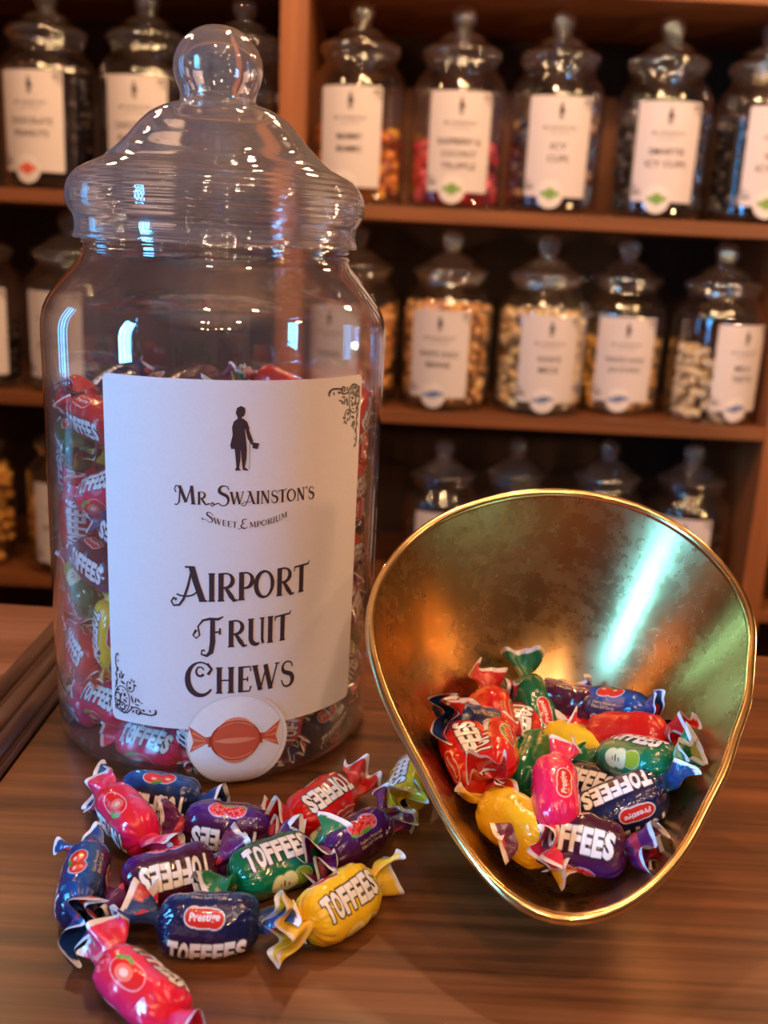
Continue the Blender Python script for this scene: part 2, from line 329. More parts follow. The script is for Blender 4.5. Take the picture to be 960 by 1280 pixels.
# ------------------------------------------------------------------ wrapped toffee
LEN, WID, THK = .036, .0225, .0185
CW, CH = 480, 800                       # print canvas, u along the sweet, v round it
def put_text(mask, s, cx, cy, w, h, bold=.0, shear=0., arch=0):
    V, F = text_tris(s, bold, shear)
    mn = V.min(0); mx = V.max(0); P = (V - (mn + mx) / 2) / (mx - mn) * np.array([w, -h])
    P[:, 1] += arch * (P[:, 0] / (w / 2)) ** 2
    raster(mask, P + np.array([cx, cy]), F)
def canvas(kind):
    c = dict(
        red=((.60, .008, .006), (.66, .02, .012)), pink=((.80, .012, .10), (.80, .02, .03)),
        navy=((.006, .009, .050), (.006, .07, .30)), purple=((.060, .005, .022), (.065, .010, .19)),
        green=((.0, .13, .045), (.0, .20, .09)), yellow=((.88, .58, .02), (.92, .50, .01)))[kind]
    A = np.zeros((CH, CW, 3)); yy, xx = np.mgrid[0:CH, 0:CW]; 
    g = np.exp(-((yy - CH * .70) / 78.) ** 2)[..., None]
    A[:] = np.array(c[0]) * (1 - g) + np.array(c[1]) * g
    def paint(m, col): A[m] = col
    ell = lambda cx, cy, rx, ry, ang=0: (((xx - cx) * math.cos(ang) + (yy - cy) * math.sin(ang)) / rx) ** 2 + ((-(xx - cx) * math.sin(ang) + (yy - cy) * math.cos(ang)) / ry) ** 2 < 1
    # fruit
    cy = CH * .685
    if kind == 'navy':
        m = ell(195, cy, 52, 42) | ell(275, cy - 6, 52, 42); paint(dilate(m, 6), (.55, .62, .8)); paint(m, (.68, .03, .015)); paint(ell(180, cy - 14, 16, 9), (.95, .45, .35)); paint(ell(262, cy - 20, 16, 9), (.95, .45, .35))
        paint(ell(235, cy - 42, 34, 9, -.3), (.05, .3, .03))
    elif kind == 'purple':
        m = ell(190, cy, 54, 44) | ell(280, cy, 54, 44); paint(dilate(m, 7), (.6, .4, .75)); paint(m, (.62, .012, .03))
        for _ in range(90):
            px, py = 235 + RNG.uniform(-95, 95), cy + RNG.uniform(-42, 42); b = ell(px, py, 8, 8) & m; paint(b, (.85, .08, .08))
            b = ell(px - 2, py - 2, 3, 3) & m; paint(b, (.98, .4, .36))
        paint(ell(235, cy + 40, 50, 12), (.12, .35, .06)); paint(ell(150, cy + 34, 26, 10, .5), (.2, .42, .1))
    elif kind in ('red',):
        m = ell(235, cy, 100, 44, -.15); paint(dilate(m, 5), (.85, .78, .6)); paint(m, (.06, .17, .03)); paint(ell(235, cy + 6, 84, 30, -.15), (.80, .06, .03))
        for k in range(9): paint(ell(180 + k * 14, cy + 5 + (k % 3 - 1) * 10, 4, 6), (.03, .01, .01))
        for k in range(5): paint(ell(160 + k * 36, cy - 26 - (k - 2) * 4, 5, 14, .2), (.3, .4, .12))
    elif kind == 'pink':
        m = ell(235, cy, 105, 52); paint(dilate(m, 5), (.95, .45, .5)); paint(m, (.78, .02, .02)); paint(ell(215, cy + 6, 50, 34), (.92, .2, .14)); paint(ell(215, cy + 6, 24, 16), (.95, .6, .5))
        paint(ell(150, cy - 38, 34, 12, -.5), (.12, .38, .08)); paint(ell(190, cy - 48, 30, 9, .3), (.12, .38, .08))
    elif kind == 'green':
        m = ell(185, cy + 4, 46, 50) | ell(240, cy, 48, 52); m2 = ell(320, cy - 6, 56, 46); paint(dilate(m | m2, 5), (.5, .62, .3)); paint(m2, (.28, .42, .03)); paint(m, (.80, .80, .45))
        paint(ell(210, cy, 6, 20), (.2, .12, .02)); paint(ell(236, cy + 6, 5, 12), (.2, .12, .02)); paint(ell(190, cy + 4, 5, 12), (.35, .25, .05))
    else:
        m = ell(200, cy, 58, 48); m2 = ell(300, cy - 4, 60, 42); paint(dilate(m | m2, 5), (.95, .85, .5)); paint(m2, (.92, .62, .0)); paint(m, (.95, .85, .35)); paint(ell(200, cy, 46, 37), (.95, .72, .1))
    # small two-line print, brand lozenge, big name
    if kind != 'pink':
        m = np.zeros((CH, CW), bool)
        fr = dict(navy='Cherry', purple='Raspberry', red='Watermelon', green='Apple', yellow='Lemon')[kind]
        put_text(m, fr + ' Flavoured', 240, CH * .795, 170, 20); put_text(m, 'Filled Soft Candy', 240, CH * .827, 165, 20)
        paint(m, (.75, .6, .3) if kind != 'yellow' else (.35, .2, .02))
    for lx, ly in ((195, CH * .285), (225, CH * .935))[:2 if kind in ('navy', 'pink') else 1]:
        lz = (ell(lx, ly, 78, 34) | ell(lx - 48, ly - 5, 40, 33) | ell(lx + 48, ly + 5, 40, 33))
        paint(dilate(lz, 8), (.85, .75, .72)); paint(dilate(lz, 3), (.55, .02, .015)); paint(lz, (.66, .025, .015))
        m = np.zeros((CH, CW), bool); put_text(m, 'Prestige', lx, ly, 142, 38, bold=.018, shear=.15); paint(m, (.92, .88, .85))
    m = np.zeros((CH, CW), bool)
    for i, ch in enumerate("TOFFEES"):
      for cyy in ((CH * .485, CH * .125) if kind == 'navy' else (CH * .485,)):
        x = 68 + i * 53; s = 1.0 + .14 * abs(i - 3) / 3
        V, F = text_tris(ch, .045)
        mn = V.min(0); mx = V.max(0); P = (V - (mn + mx) / 2) / (mx - mn) * np.array([48, -104 * s]); P[:, 0] -= P[:, 1] * .10
        raster(m, P + np.array([x + 10, cyy]), F)
    paint(dilate(m, 8), (.012, .01, .02)); paint(dilate(m, 1), (.90, .86, .84))
    # soften once and keep
    for _ in range(2): A[1:-1, 1:-1] = (A[1:-1, 1:-1] * 2 + A[:-2, 1:-1] + A[2:, 1:-1] + A[1:-1, :-2] + A[1:-1, 2:]) / 6
    return A
def add_colour(me, cols):
    at = me.color_attributes.new('print', 'FLOAT_COLOR', 'POINT')
    c = np.ones((len(cols), 4), np.float32); c[:, :3] = cols; at.data.foreach_set('color', c.ravel())
def wave(u, v, seed, n=10, fu=6, fv=4):
    r = np.random.RandomState(seed); o = 0
    for k in range(n):
        a, b, p = r.uniform(-fu, fu), r.randint(-fv, fv + 1), r.uniform(0, 6.28); o = o + np.sin(2 * PI * (a * u + b * v) + p) / (1 + .35 * (abs(a) + abs(b)))
    return o / 3
def body_mesh(kind, seed):
    nu, nv = 130, 184
    A = canvas(kind)
    u = np.linspace(0, 1, nu + 1); v = np.arange(nv) / nv
    U, V = np.meshgrid(u, v, indexing='ij')
    x = (U - .5) * LEN
    t = np.abs(2 * U - 1)
    env = (1 - np.clip(t, 0, 1) ** 4.2) ** .5
    pin = .0022
    ang = (V - .5) * 2 * PI                       # 0 = top, + towards -Y
    n_ = 2.5; ca, sa = np.cos(ang), np.sin(ang)
    rad = (np.abs(ca) ** n_ + np.abs(sa) ** n_) ** (-1 / n_)
    hz = pin + (THK / 2 - pin) * env; hy = pin + (WID / 2 - pin) * env
    z = ca * rad * hz; y = -sa * rad * hy
    # crumple: gentle dents in the middle, sharp gathers towards the twists
    endw = np.clip((t - .55) / .45, 0, 1) ** 1.3
    g = np.abs(np.sin(ang * 5.5 + 2.2 * np.sin(U * 5 + seed))) + .7 * np.abs(np.sin(ang * 8 + seed + 4 * U))
    d = .00035 * wave(U, V, seed) - .00055 * np.abs(wave(U, V, seed + 50, 8, 3, 3)) + .0014 * endw * (1 - .5 * t) * (g - .9)
    k = 1 + d / .0095
    y = y * k; z = z * k
    y = y + .0006 * np.sin(U * 4 + seed)
    idx = np.arange((nu + 1) * nv).reshape(nu + 1, nv)
    P = np.stack([x, y, z], -1).reshape(-1, 3)
    a = idx[:-1]; b = idx[1:]
    F = np.stack([a, np.roll(a, -1, 1), np.roll(b, -1, 1), b], -1).reshape(-1, 4)
    me = mesh('wrapper', P, F)
    # colour from the canvas, box filtered
    ix = np.clip((U * (CW - 1)), 0, CW - 1).astype(int); iy = ((V * CH).astype(int)) % CH
    col = np.zeros(U.shape + (3,))
    for dy in (-1, 0, 1):
        for dx in (-1, 0, 1): col += A[(iy + dy) % CH, np.clip(ix + dx, 0, CW - 1)]
    add_colour(me, (col / 9).reshape(-1, 3))
    me.materials.append(M_WRAP); return me
def fan_mesh(kind, seed):
    """one twisted wrapper end: a flattened film tube opening into a ruffled fan, from x=0 outwards"""
    r = np.random.RandomState(seed); ns, nq = 26, 72
    s = np.linspace(0, 1, ns + 1); q = np.arange(nq) / nq
    Sg, Q = np.meshgrid(s, q, indexing='ij'); a = Q * 2 * PI
    L = .0135 * r.uniform(.9, 1.15)
    x = L * Sg * (1 - .10 * np.cos(a) ** 2 * Sg) + .0012 * Sg * np.sin(3 * a + seed)
    w = .0021 + .0082 * Sg ** .8 * r.uniform(.85, 1.15); h = .0019 + r.uniform(.0008, .0028) * Sg
    y = w * np.cos(a) * (1 + .08 * np.sin(2 * a + seed)); z = h * np.sin(a)
    k1 = r.uniform(2.2, 3.4); p1 = r.uniform(0, 6)
    z = z + .0034 * Sg * np.sin(k1 * (y / .009) * 1.7 + p1) + .0016 * Sg * np.sin(7.5 * y / .009 + p1 * 2)
    z = z + r.uniform(-.003, .004) * Sg ** 2
    tw = (1 - Sg) ** 2 * 1.6 + r.uniform(-.5, .5) * Sg
    y, z = y * np.cos(tw) - z * np.sin(tw), y * np.sin(tw) + z * np.cos(tw)
    x = x - .0015
    idx = np.arange((ns + 1) * nq).reshape(ns + 1, nq); A_ = idx[:-1]; B_ = idx[1:]
    F = np.stack([A_, B_, np.roll(B_, -1, 1), np.roll(A_, -1, 1)], -1).reshape(-1, 4)
    me = mesh('twist_end', np.stack([x, y, z], -1).reshape(-1, 3), F)
    base = np.array(dict(red=(.58, .012, .012), pink=(.78, .03, .10), navy=(.012, .05, .20), purple=(.12, .012, .10), green=(.01, .18, .07), yellow=(.88, .55, .03))[kind])
    alt = np.array(dict(red=(.75, .10, .07), pink=(.90, .20, .22), navy=(.55, .03, .03), purple=(.55, .03, .06), green=(.42, .42, .12), yellow=(.90, .62, .18))[kind])
    wv = wave(Sg, Q, seed + 9, 8, 2, 3)[..., None]
    col = np.where(wv > .35, alt, base) * np.ones(Sg.shape + (1,))
    edge = (Sg > .87 + .02 * np.sin(5 * a))[..., None]
    col = np.where(edge, np.array((.85, .80, .80)), col)
    add_colour(me, col.reshape(-1, 3)); me.materials.append(M_FAN); return me
KINDS = ['red', 'pink', 'navy', 'purple', 'green', 'yellow']
BODY = {k: [body_mesh(k, 11 + 7 * i)] for i, k in enumerate(KINDS)}
FANS = {k: [fan_mesh(k, 100 + 13 * i + 5 * j) for j in range(3)] for i, k in enumerate(KINDS)}
def toffee(kind, loc, xdir, updir, roll=0, label='', group=None, fan_rot=(None, None), fan_scale=(1, 1), scale=1.0):
    """roll: degrees; 0 puts the big lettering on the up side"""
    xv = Vector(xdir).normalized(); uv = Vector(updir); uv = (uv - xv * uv.dot(xv)).normalized()
    uv = Matrix.Rotation(R(roll), 3, xv) @ uv
    yv = uv.cross(xv)
    root = empty('wrapped_toffee'); M = Matrix((xv, yv, uv)).transposed().to_4x4(); M.translation = Vector(loc)
    root.matrix_world = M @ Matrix.Diagonal((scale, scale, scale, 1))
    tag(root, label, 'sweet', group)
    obj('wrapper', BODY[kind][0], None, root)
    for sgn, i in ((1, 0), (-1, 1)):
        f_ = obj('twist_end', random.choice(FANS[kind]), None, root)
        fr = fan_rot[i]
        if fr is None: fr = (random.uniform(0, 360), random.uniform(-18, 18), random.uniform(-22, 22))
        f_.matrix_local = Matrix.Translation((sgn * LEN / 2 * .985, 0, 0)) @ (Matrix.Rotation(PI, 4, 'Z') if sgn < 0 else Matrix.Identity(4)) @ Matrix.Rotation(R(fr[2]), 4, 'Z') @ Matrix.Rotation(R(fr[1]), 4, 'Y') @ Matrix.Rotation(R(fr[0]), 4, 'X') @ Matrix.Scale(fan_scale[i], 4)
    return root
G1 = 'wrapped toffees spilled in front of the large jar'
def yawd(d): return (math.cos(R(d)), math.sin(R(d)), 0)
CAMUP = (0, -.62, .78)
# (kind, (x,y,z), yaw, roll, fans, label)
FRONT = [
 ('navy', (-.0917, .3845, .0095), 172, -35, 'navy blue wrapped toffee lying against the foot of the large jar at left'),
 ('pink', (-.0990, .3590, .0150), 128, -75, 'pink strawberry toffee lying over the tails of two navy ones'),
 ('navy', (-.1059, .3219, .0100), 100, -70, 'bright blue and navy toffee at the far left of the spilled pile'),
 ('purple', (-.0584, .3628, .0100), 178, -45, 'purple toffee with two raspberries showing, in the middle of the spilled pile'),
 ('purple', (-.0752, .3292, .0100), 213, -10, 'dark purple toffee, lettering upside down, in front of the pink strawberry one'),
 ('green', (-.0365, .3385, .0105), 41, -6, 'green apple toffee in the spilled pile'),
 ('red', (-.0209, .3831, .0105), 232, 10, 'red toffee at the back right of the spilled pile, beside the jar foot'),
 ('purple', (-.0062, .3585, .0100), 53, -70, 'violet toffee between the red and the yellow at the right of the pile'),
 ('navy', (-.0551, .3030, .0105), 4, -150, 'navy cherry toffee at the front of the spilled pile'),
 ('yellow', (-.0095, .3180, .0100), 54, 22, 'yellow toffee at the right front of the spilled pile, lettering up'),
 ('pink', (-.0709, .2697, .0100), -42, -70, 'hot pink toffee nearest the camera at the bottom left'),
 ('yellow', (.0185, .4063, .0100), -99, 50, 'pale yellow toffee lying alone beside the brass pan'),
]
FR = {0: ((20, 0, 0), (70, -10, 10)), 9: ((20, -10, -15), (0, 5, -30)), 8: ((70, -8, -10), (80, -25, 20)), 2: ((60, -25, 10), (0, 0, 20)),
      10: ((0, 5, -20), (60, -20, 0)), 7: ((70, -5, 0), (0, 0, 25)), 11: ((30, -5, 20), (0, 0, -30))}
for i, (k, p, yw, roll, lab) in enumerate(FRONT):
    toffee(k, p, yawd(yw), CAMUP, roll, lab, G1 if i != 11 else None, fan_rot=FR.get(i, (None, None)), fan_scale=(1.1, 1.1))

# ------------------------------------------------------------------ brass scale pan
RIM=[(0.0131, 0.2089), (-0.0203, 0.1989), (-0.0414, 0.1856), (-0.0579, 0.1652), (-0.0678, 0.1408), (-0.0693, 0.1187), (-0.0644, 0.0965), (-0.0557, 0.0744), (-0.0447, 0.0523), (-0.0318, 0.0261), (-0.0211, 0.0106), (-0.0107, 0.0022), (-0.0001, -0.0008), (0.0109, 0.0011), (0.0253, 0.0073), (0.0416, 0.0224), (0.0575, 0.0463), (0.0743, 0.0763), (0.0885, 0.1116), (0.0945, 0.131), (0.0938, 0.1511), (0.0855, 0.1722), (0.0704, 0.1917), (0.0495, 0.2048), (0.0306, 0.209)]
BC = np.array([.010, .112]); P0 = np.array([.0660, .2873, .030]); TA = R(30); DEP = .079
EX = np.array([1., 0, 0]); EY = np.array([0, math.cos(TA), math.sin(TA)]); NB = np.array([0, -math.sin(TA), math.cos(TA)])
NM = 120
_r = np.array(RIM) - BC; _an = np.arctan2(_r[:, 1], _r[:, 0]); _ra = np.hypot(_r[:, 0], _r[:, 1]); _o = np.argsort(_an); _an = _an[_o]; _ra = _ra[_o]
TT = np.linspace(-PI, PI, NM, endpoint=False)
RR = np.interp(TT, np.concatenate([_an - 2 * PI, _an, _an + 2 * PI]), np.concatenate([_ra] * 3))
for _ in range(6): RR = (np.roll(RR, 1) + 2 * RR + np.roll(RR, -1)) / 4
def pan_pt(rho, i, off=0.0):
    u = BC[0] + rho * RR[i] * math.cos(TT[i]); v_ = BC[1] + rho * RR[i] * math.sin(TT[i])
    return P0 + EX * u + EY * v_ - NB * (DEP * (1 - rho ** 2.3) + off)
v = []; f = []; NR = 40
for side, off in ((0, 0.0), (1, .0012)):
    base = len(v)
    v.append(tuple(pan_pt(0, 0, off)))
    for j in range(1, NR + 1):
        for i in range(NM):
            p = pan_pt(j / NR, i, off if j < NR else 0)
            if side: p = p + (EX * math.cos(TT[i]) + EY * math.sin(TT[i])) * .0010 * (j / NR) ** 4
            v.append(tuple(p))
    for i in range(NM):
        q = (base, base + 1 + i, base + 1 + (i + 1) % NM); f.append(q if side == 0 else q[::-1])
        for j in range(NR - 1):
            a = base + 1 + j * NM + i; b = base + 1 + j * NM + (i + 1) % NM
            q = (a, a + NM, b + NM, b); f.append(q if side == 0 else q[::-1])
pan = empty('scale_pan', (.075, .40, 0)); tag(pan, 'tilted brass scale pan holding a heap of wrapped toffees', 'scale pan')
def brass(name, rough0, rough1, col0, col1, stain=True):
    m, t, p = nt(name); p.inputs['Metallic'].default_value = 1
    tc = N(t, 'ShaderNodeTexCoord'); n1 = N(t, 'ShaderNodeTexNoise', Scale=14.0, Detail=6.0, Roughness=.65)
    n2 = N(t, 'ShaderNodeTexNoise', Scale=160.0, Detail=4.0, Roughness=.7)
    t.links.new(tc.outputs['Object'], n1.inputs['Vector']); t.links.new(tc.outputs['Object'], n2.inputs['Vector'])
    mx = N(t, 'ShaderNodeMix'); mx.data_type = 'FLOAT'; mx.inputs[0].default_value = .35
    t.links.new(n1.outputs[0], mx.inputs[2]); t.links.new(n2.outputs[0], mx.inputs[3])
    rp = N(t, 'ShaderNodeValToRGB'); e = rp.color_ramp.elements; e[0].position = .38; e[1].position = .62; e[0].color = col0 + (1,); e[1].color = col1 + (1,)
    t.links.new(mx.outputs[0], rp.inputs[0]); t.links.new(rp.outputs[0], p.inputs['Base Color'])
    mr = N(t, 'ShaderNodeMapRange'); mr.inputs[1].default_value = .35; mr.inputs[2].default_value = .65; mr.inputs[3].default_value = rough0; mr.inputs[4].default_value = rough1
    t.links.new(mx.outputs[0], mr.inputs[0]); t.links.new(mr.outputs[0], p.inputs['Roughness'])
    b = N(t, 'ShaderNodeBump', Strength=.08, Distance=.0005); t.links.new(n2.outputs[0], b.inputs['Height']); t.links.new(b.outputs[0], p.inputs['Normal'])
    return m
M_BRASS = brass('worn_brass', .20, .36, (.52, .30, .11), (.66, .44, .20))
M_RIM = brass('polished_brass_rim', .14, .24, (.78, .52, .20), (.88, .64, .30))
off = np.array([.075, .40, 0])
obj('pan_bowl', mesh('pan_bowl', [tuple(np.array(q) - off) for q in v], f), M_BRASS, pan)
v = []; f = []; nt_ = 10; rr = .0022
for i in range(NM):
    c = pan_pt(1, i) - off; o_ = EX * math.cos(TT[i]) + EY * math.sin(TT[i])
    for k in range(nt_):
        a = 2 * PI * k / nt_; v.append(tuple(c + o_ * rr * math.cos(a) + NB * rr * math.sin(a)))
for i in range(NM):
    for k in range(nt_):
        a = i * nt_ + k; b = i * nt_ + (k + 1) % nt_; c = ((i + 1) % NM) * nt_ + (k + 1) % nt_; d = ((i + 1) % NM) * nt_ + k; f.append((a, b, c, d))
tag(obj('rolled_rim', mesh('rolled_rim', v, f), M_RIM, pan), 'bright rolled rim')
G2 = 'wrapped toffees heaped in the brass pan'
PANL = [
('red',(0.051, 0.3834, 0.0402),(.107, .994, .022),(-.4,-.5,.75),-10,'big red toffee with melon picture on top at the left of the pan heap'),
('red',(0.040, 0.3800, 0.0310),(-0.32, 0.877, 0.358),(-.3,-.5,.8),25,'red toffee half under the melon one, at the left edge of the pan heap'),
('red',(0.055, 0.4170, 0.0345),(0.248, -0.783, -0.571),(0.19, -0.539, 0.821),-120,'crumpled red toffee at the back left of the pan heap'),
('red',(0.067, 0.4136, 0.0306),(-0.199, -0.9, -0.389),(0.059, -0.407, 0.912),15,'red toffee wedged between the melon one and the green ones in the pan'),
('navy',(0.043, 0.4060, 0.0371),(0.704, 0.577, -0.414),(0.565, -0.102, 0.819),-100,'dark navy toffee at the upper left of the pan heap'),
('green',(0.077, 0.4310, 0.0355),(-0.287, 0.691, 0.664),(0.083, -0.672, 0.736),80,'dark green toffee standing at the very back of the pan heap'),
('green',(0.070, 0.3985, 0.0256),(0.388, 0.902, 0.19),(0.092, -0.243, 0.966),-130,'teal green toffee just behind the pink one in the pan'),
('yellow',(0.0915, 0.4031, 0.032),(0.591, -0.798, 0.112),(-0.32, -0.305, 0.942),-140,'orange yellow toffee in the middle of the pan heap'),
('purple',(0.0945, 0.4346, 0.0373),(0.886, -0.463, -0.01),(-0.199, -0.4, 0.895),-120,'dark purple toffee at the back of the pan heap'),
('navy',(0.116, 0.4202, 0.0402),(0.591, -0.766, 0.253),(-0.47, -0.072, 0.88),-70,'navy toffee at the back right of the pan heap'),
('red',(0.1135, 0.3958, 0.0394),(0.75, -0.5, 0.35),(-0.586, 0.07, 0.807),-150,'long red toffee at the right of the pan heap'),
('red',(0.0975, 0.4173, 0.0269),(0.636, -0.772, 0.026),(-0.285, -0.203, 0.937),170,'red toffee mostly buried behind the orange yellow one in the pan'),
('green',(0.113, 0.3735, 0.0393),(0.55, -0.75, 0.3),(-0.429, 0.0, 0.875),-20,'green toffee with a pale teal tail at the right edge of the pan heap'),
('navy',(0.0925, 0.3765, 0.0272),(0.75, -0.6, 0.2),(-0.431, -.2, 0.893),20,'navy toffee just right of the pink one in the pan'),
('navy',(0.1010, 0.3500, 0.0292),(-0.85, -0.10, -0.40),(-0.3, -.4, 0.73),25,'black navy toffee with bold lettering at the lower right of the pan heap'),
('pink',(0.073, 0.3491, 0.0397),(.06, .93, .2),(0.062, -.3, 0.967),85,'bright pink toffee on top at the front of the pan heap'),
('yellow',(0.0575, 0.3465, 0.0202),(0.602, -0.795, -0.078),(0.071, -0.3, 0.997),-105,'golden yellow toffee at the lower left of the pan heap'),
('purple',(0.0800, 0.3330, 0.0250),(0.90, -0.25, 0.05),(-0.3, -.3, 0.876),35,'purple toffee lowest in the pan heap, near the lip'),
]
def clearance(M, me, st=7):
    n = len(me.vertices); c = np.empty(n * 3); me.vertices.foreach_get('co', c); c = c.reshape(-1, 3)[::st]
    Mn = np.array(M); W3 = c @ Mn[:3, :3].T + Mn[:3, 3] - P0
    u_ = W3 @ EX - BC[0]; v_ = W3 @ EY - BC[1]; h = W3 @ NB
    rho = np.hypot(u_, v_) / np.interp(np.arctan2(v_, u_), np.append(TT, PI), np.append(RR, RR[0]))
    sl = DEP * 2.3 * np.clip(rho, 0, 1) ** 1.3 / .085
    cl = np.where(rho < 1, (h + DEP * (1 - rho ** 2.3)) / np.sqrt(1 + sl ** 2), np.minimum(h, .0) - (rho - 1) * .02 + .0)
    return float(cl.min())
def settle(root):
    bpy.context.view_layer.update()
    kids = sorted(root.children, key=lambda q: (not q.name.startswith('wrapper'), q.matrix_local.translation.x < 0)); body = kids[0]
    inw = Vector(tuple(P0 + EX * BC[0] + EY * BC[1])); nb = Vector(tuple(NB))
    for _ in range(40):
        c = clearance(root.matrix_world, body.data)
        if c > .0004: break
        t = inw - root.location; t = t - nb * t.dot(nb); t = t.normalized() if t.length > .01 else Vector((0, 0, 0))
        root.location = root.location + nb * .0007 + t * .0004; bpy.context.view_layer.update()
    for i, f_ in enumerate(kids[1:]):
        sg = 1 if i == 0 else -1; best = None
        for _ in range(30):
            fr = (random.uniform(0, 360), random.uniform(-34, 34), random.uniform(-34, 34))
            L_ = Matrix.Translation((sg * LEN / 2 * .985, 0, 0)) @ (Matrix.Rotation(PI, 4, 'Z') if sg < 0 else Matrix.Identity(4)) @ Matrix.Rotation(R(fr[2]), 4, 'Z') @ Matrix.Rotation(R(fr[1]), 4, 'Y') @ Matrix.Rotation(R(fr[0]), 4, 'X')
            c = clearance(root.matrix_world @ L_, f_.data, 5)
            if best is None or c > best[0]: best = (c, L_)
            if c > .0006: break
        f_.matrix_local = best[1]
for k, p, d, u_, roll, lab in PANL: settle(toffee(k, p, d, u_, roll, lab, G2, scale=1.03, fan_scale=(1.1, 1.1)))

# ------------------------------------------------------------------ the large jar
JC = (-.0847, .485)
BODY_P = [(.0016, .058), (.0006, .066), (.0010, .0715), (.0035, .0765), (.008, .0790), (.016, .0800), (.04, .0806), (.10, .0810), (.17, .0812), (.198, .0815), (.208, .0810), (.2155, .0785), (.2222, .0740), (.2290, .0685), (.2340, .0642), (.2375, .0622)]
bp = smooth_prof(BODY_P, 5)
def body_r(z):
    zz = [q[0] for q in bp[10:]]; r_ = [q[1] for q in bp[10:]]
    return float(np.interp(z, zz, r_))
neck = []
for k in range(25):
    z = .2380 + k * .0005; neck.append((z, .0616 + .0009 * max(0, math.sin((z - .238) * 2 * PI / .0035))))
def seam(r, z, a):
    d = abs((a - R(8) + PI) % (2 * PI) - PI); d2 = abs((a - R(188) + PI) % (2 * PI) - PI)
    return r + (.0005 if min(d, d2) < R(1.0) else 0) if .193 < z < .25 else r
jar = empty('sweet_jar', (JC[0], JC[1], 0)); tag(jar, 'large clear sweet jar of airport fruit chews on the counter, front left', 'jar')
floor_p = [(.0045, 0.0), (.0045, .03), (.0040, .050)]
v, f = lathe(floor_p + bp + neck, 180, seam)
obj('jar_body', mesh('jar_body', v, f), M_BODYGLASS, jar)
v, f = lathe([(z, max(r - .0016, 0)) for z, r in floor_p + [(.0052, .058), (.0055, .066), (.0065, .071)] + [q for q in bp if q[0] > .0075] + neck], 120)
tag(obj('inner_wall', mesh('inner_wall', v, f), M_BODYGLASS, jar), 'inner surface of the clear wall')
LID_P = [(.2440, .0636), (.2436, .0650), (.2445, .0660), (.2470, .0652), (.2500, .0650), (.2535, .0656), (.2562, .0672), (.2592, .0684), (.2630, .0687), (.2672, .0678), (.2710, .0655), (.2740, .0622), (.2768, .0570), (.2795, .0518), (.2838, .0465), (.2890, .0412), (.2950, .0360), (.3000, .0305), (.3035, .0235), (.3048, .0186), (.3070, .0170), (.3105, .0175), (.3150, .0192), (.3200, .0201), (.3255, .0192), (.3310, .0160), (.3352, .0112), (.3375, .0060), (.3381, .0002)]
LID_I = [(.2440, .0632), (.2500, .0628), (.2525, .0630), (.2560, .0650), (.2600, .0665), (.2650, .0664), (.2700, .0636), (.2740, .0590), (.2780, .0520), (.2830, .0450), (.2890, .0388), (.2950, .0333), (.3000, .0270), (.3025, .0200), (.3045, .0150), (.3110, .0145), (.3160, .0165), (.3210, .0172), (.3260, .0160), (.3310, .0125), (.3345, .0070), (.3355, .0002)]
_o = smooth_prof(LID_P, 6); _i = smooth_prof(LID_I, 6)
_o = [(z, r_ + (.00014 * math.sin(z * 2 * PI / .0026) if .2560 < z < .2740 else 0)) for z, r_ in _o]
v, f = lathe(_i[::-1] + _o, 160)
v, f = np.array(v), [q[::-1] for q in f]
lid = obj('lid', mesh('lid', v, f), M_LIDREAL, jar); tag(lid, 'domed clear lid with a ball knob')
_bm = bmesh.new(); _bm.from_mesh(lid.data); bmesh.ops.recalc_face_normals(_bm, faces=_bm.faces[:]); _bm.to_mesh(lid.data); _bm.free()
# -- surface mapping for things stuck on the jar: th degrees (0 = facing -Y, + to the right), z height
def stick(th, z, off, jr=body_r):
    r_ = jr(max(z, .001)) + off; a = R(th); return (r_ * math.sin(a), -r_ * math.cos(a), z)
def patch(name, inside_pts, off, mat, parent, jr=body_r, dth=2.5, dz=.004):
    """fill a closed outline (th,z) with a curved skin following the jar"""
    bm = bmesh.new(); vs = [bm.verts.new((t_, z_ * 1000, 0)) for t_, z_ in inside_pts]; bm.faces.new(vs)
    th0, th1 = min(p[0] for p in inside_pts), max(p[0] for p in inside_pts)
    z0, z1 = min(p[1] for p in inside_pts) * 1000, max(p[1] for p in inside_pts) * 1000
    t_ = math.floor(th0 / dth) * dth + dth
    while t_ < th1:
        bmesh.ops.bisect_plane(bm, geom=bm.verts[:] + bm.edges[:] + bm.faces[:], plane_co=(t_, 0, 0), plane_no=(1, 0, 0)); t_ += dth
    z_ = z0 + dz * 1000
    while z_ < z1:
        bmesh.ops.bisect_plane(bm, geom=bm.verts[:] + bm.edges[:] + bm.faces[:], plane_co=(0, z_, 0), plane_no=(0, 1, 0)); z_ += dz * 1000
    for q in bm.verts: q.co = Vector(stick(q.co.x, q.co.y / 1000, off, jr))
    me = bpy.data.meshes.new(name); bm.to_mesh(me); bm.free(); me.polygons.foreach_set('use_smooth', [True] * len(me.polygons))
    return obj(name, me, mat, parent)
def round_rect(a, b, c, d, ra, rz, n=6):
    out = []
    for (cx, cz, s) in ((b - ra, d - rz, 0), (a + ra, d - rz, 1), (a + ra, c + rz, 2), (b - ra, c + rz, 3)):
        for k in range(n + 1):
            an = PI / 2 * (s + k / n); out.append((cx + ra * math.cos(an), cz + rz * math.sin(an)))
    return out
label = patch('label', round_rect(-25.3, 61.5, .0325, .1905, 2.2, .003), .0004, M_PAPER, jar)
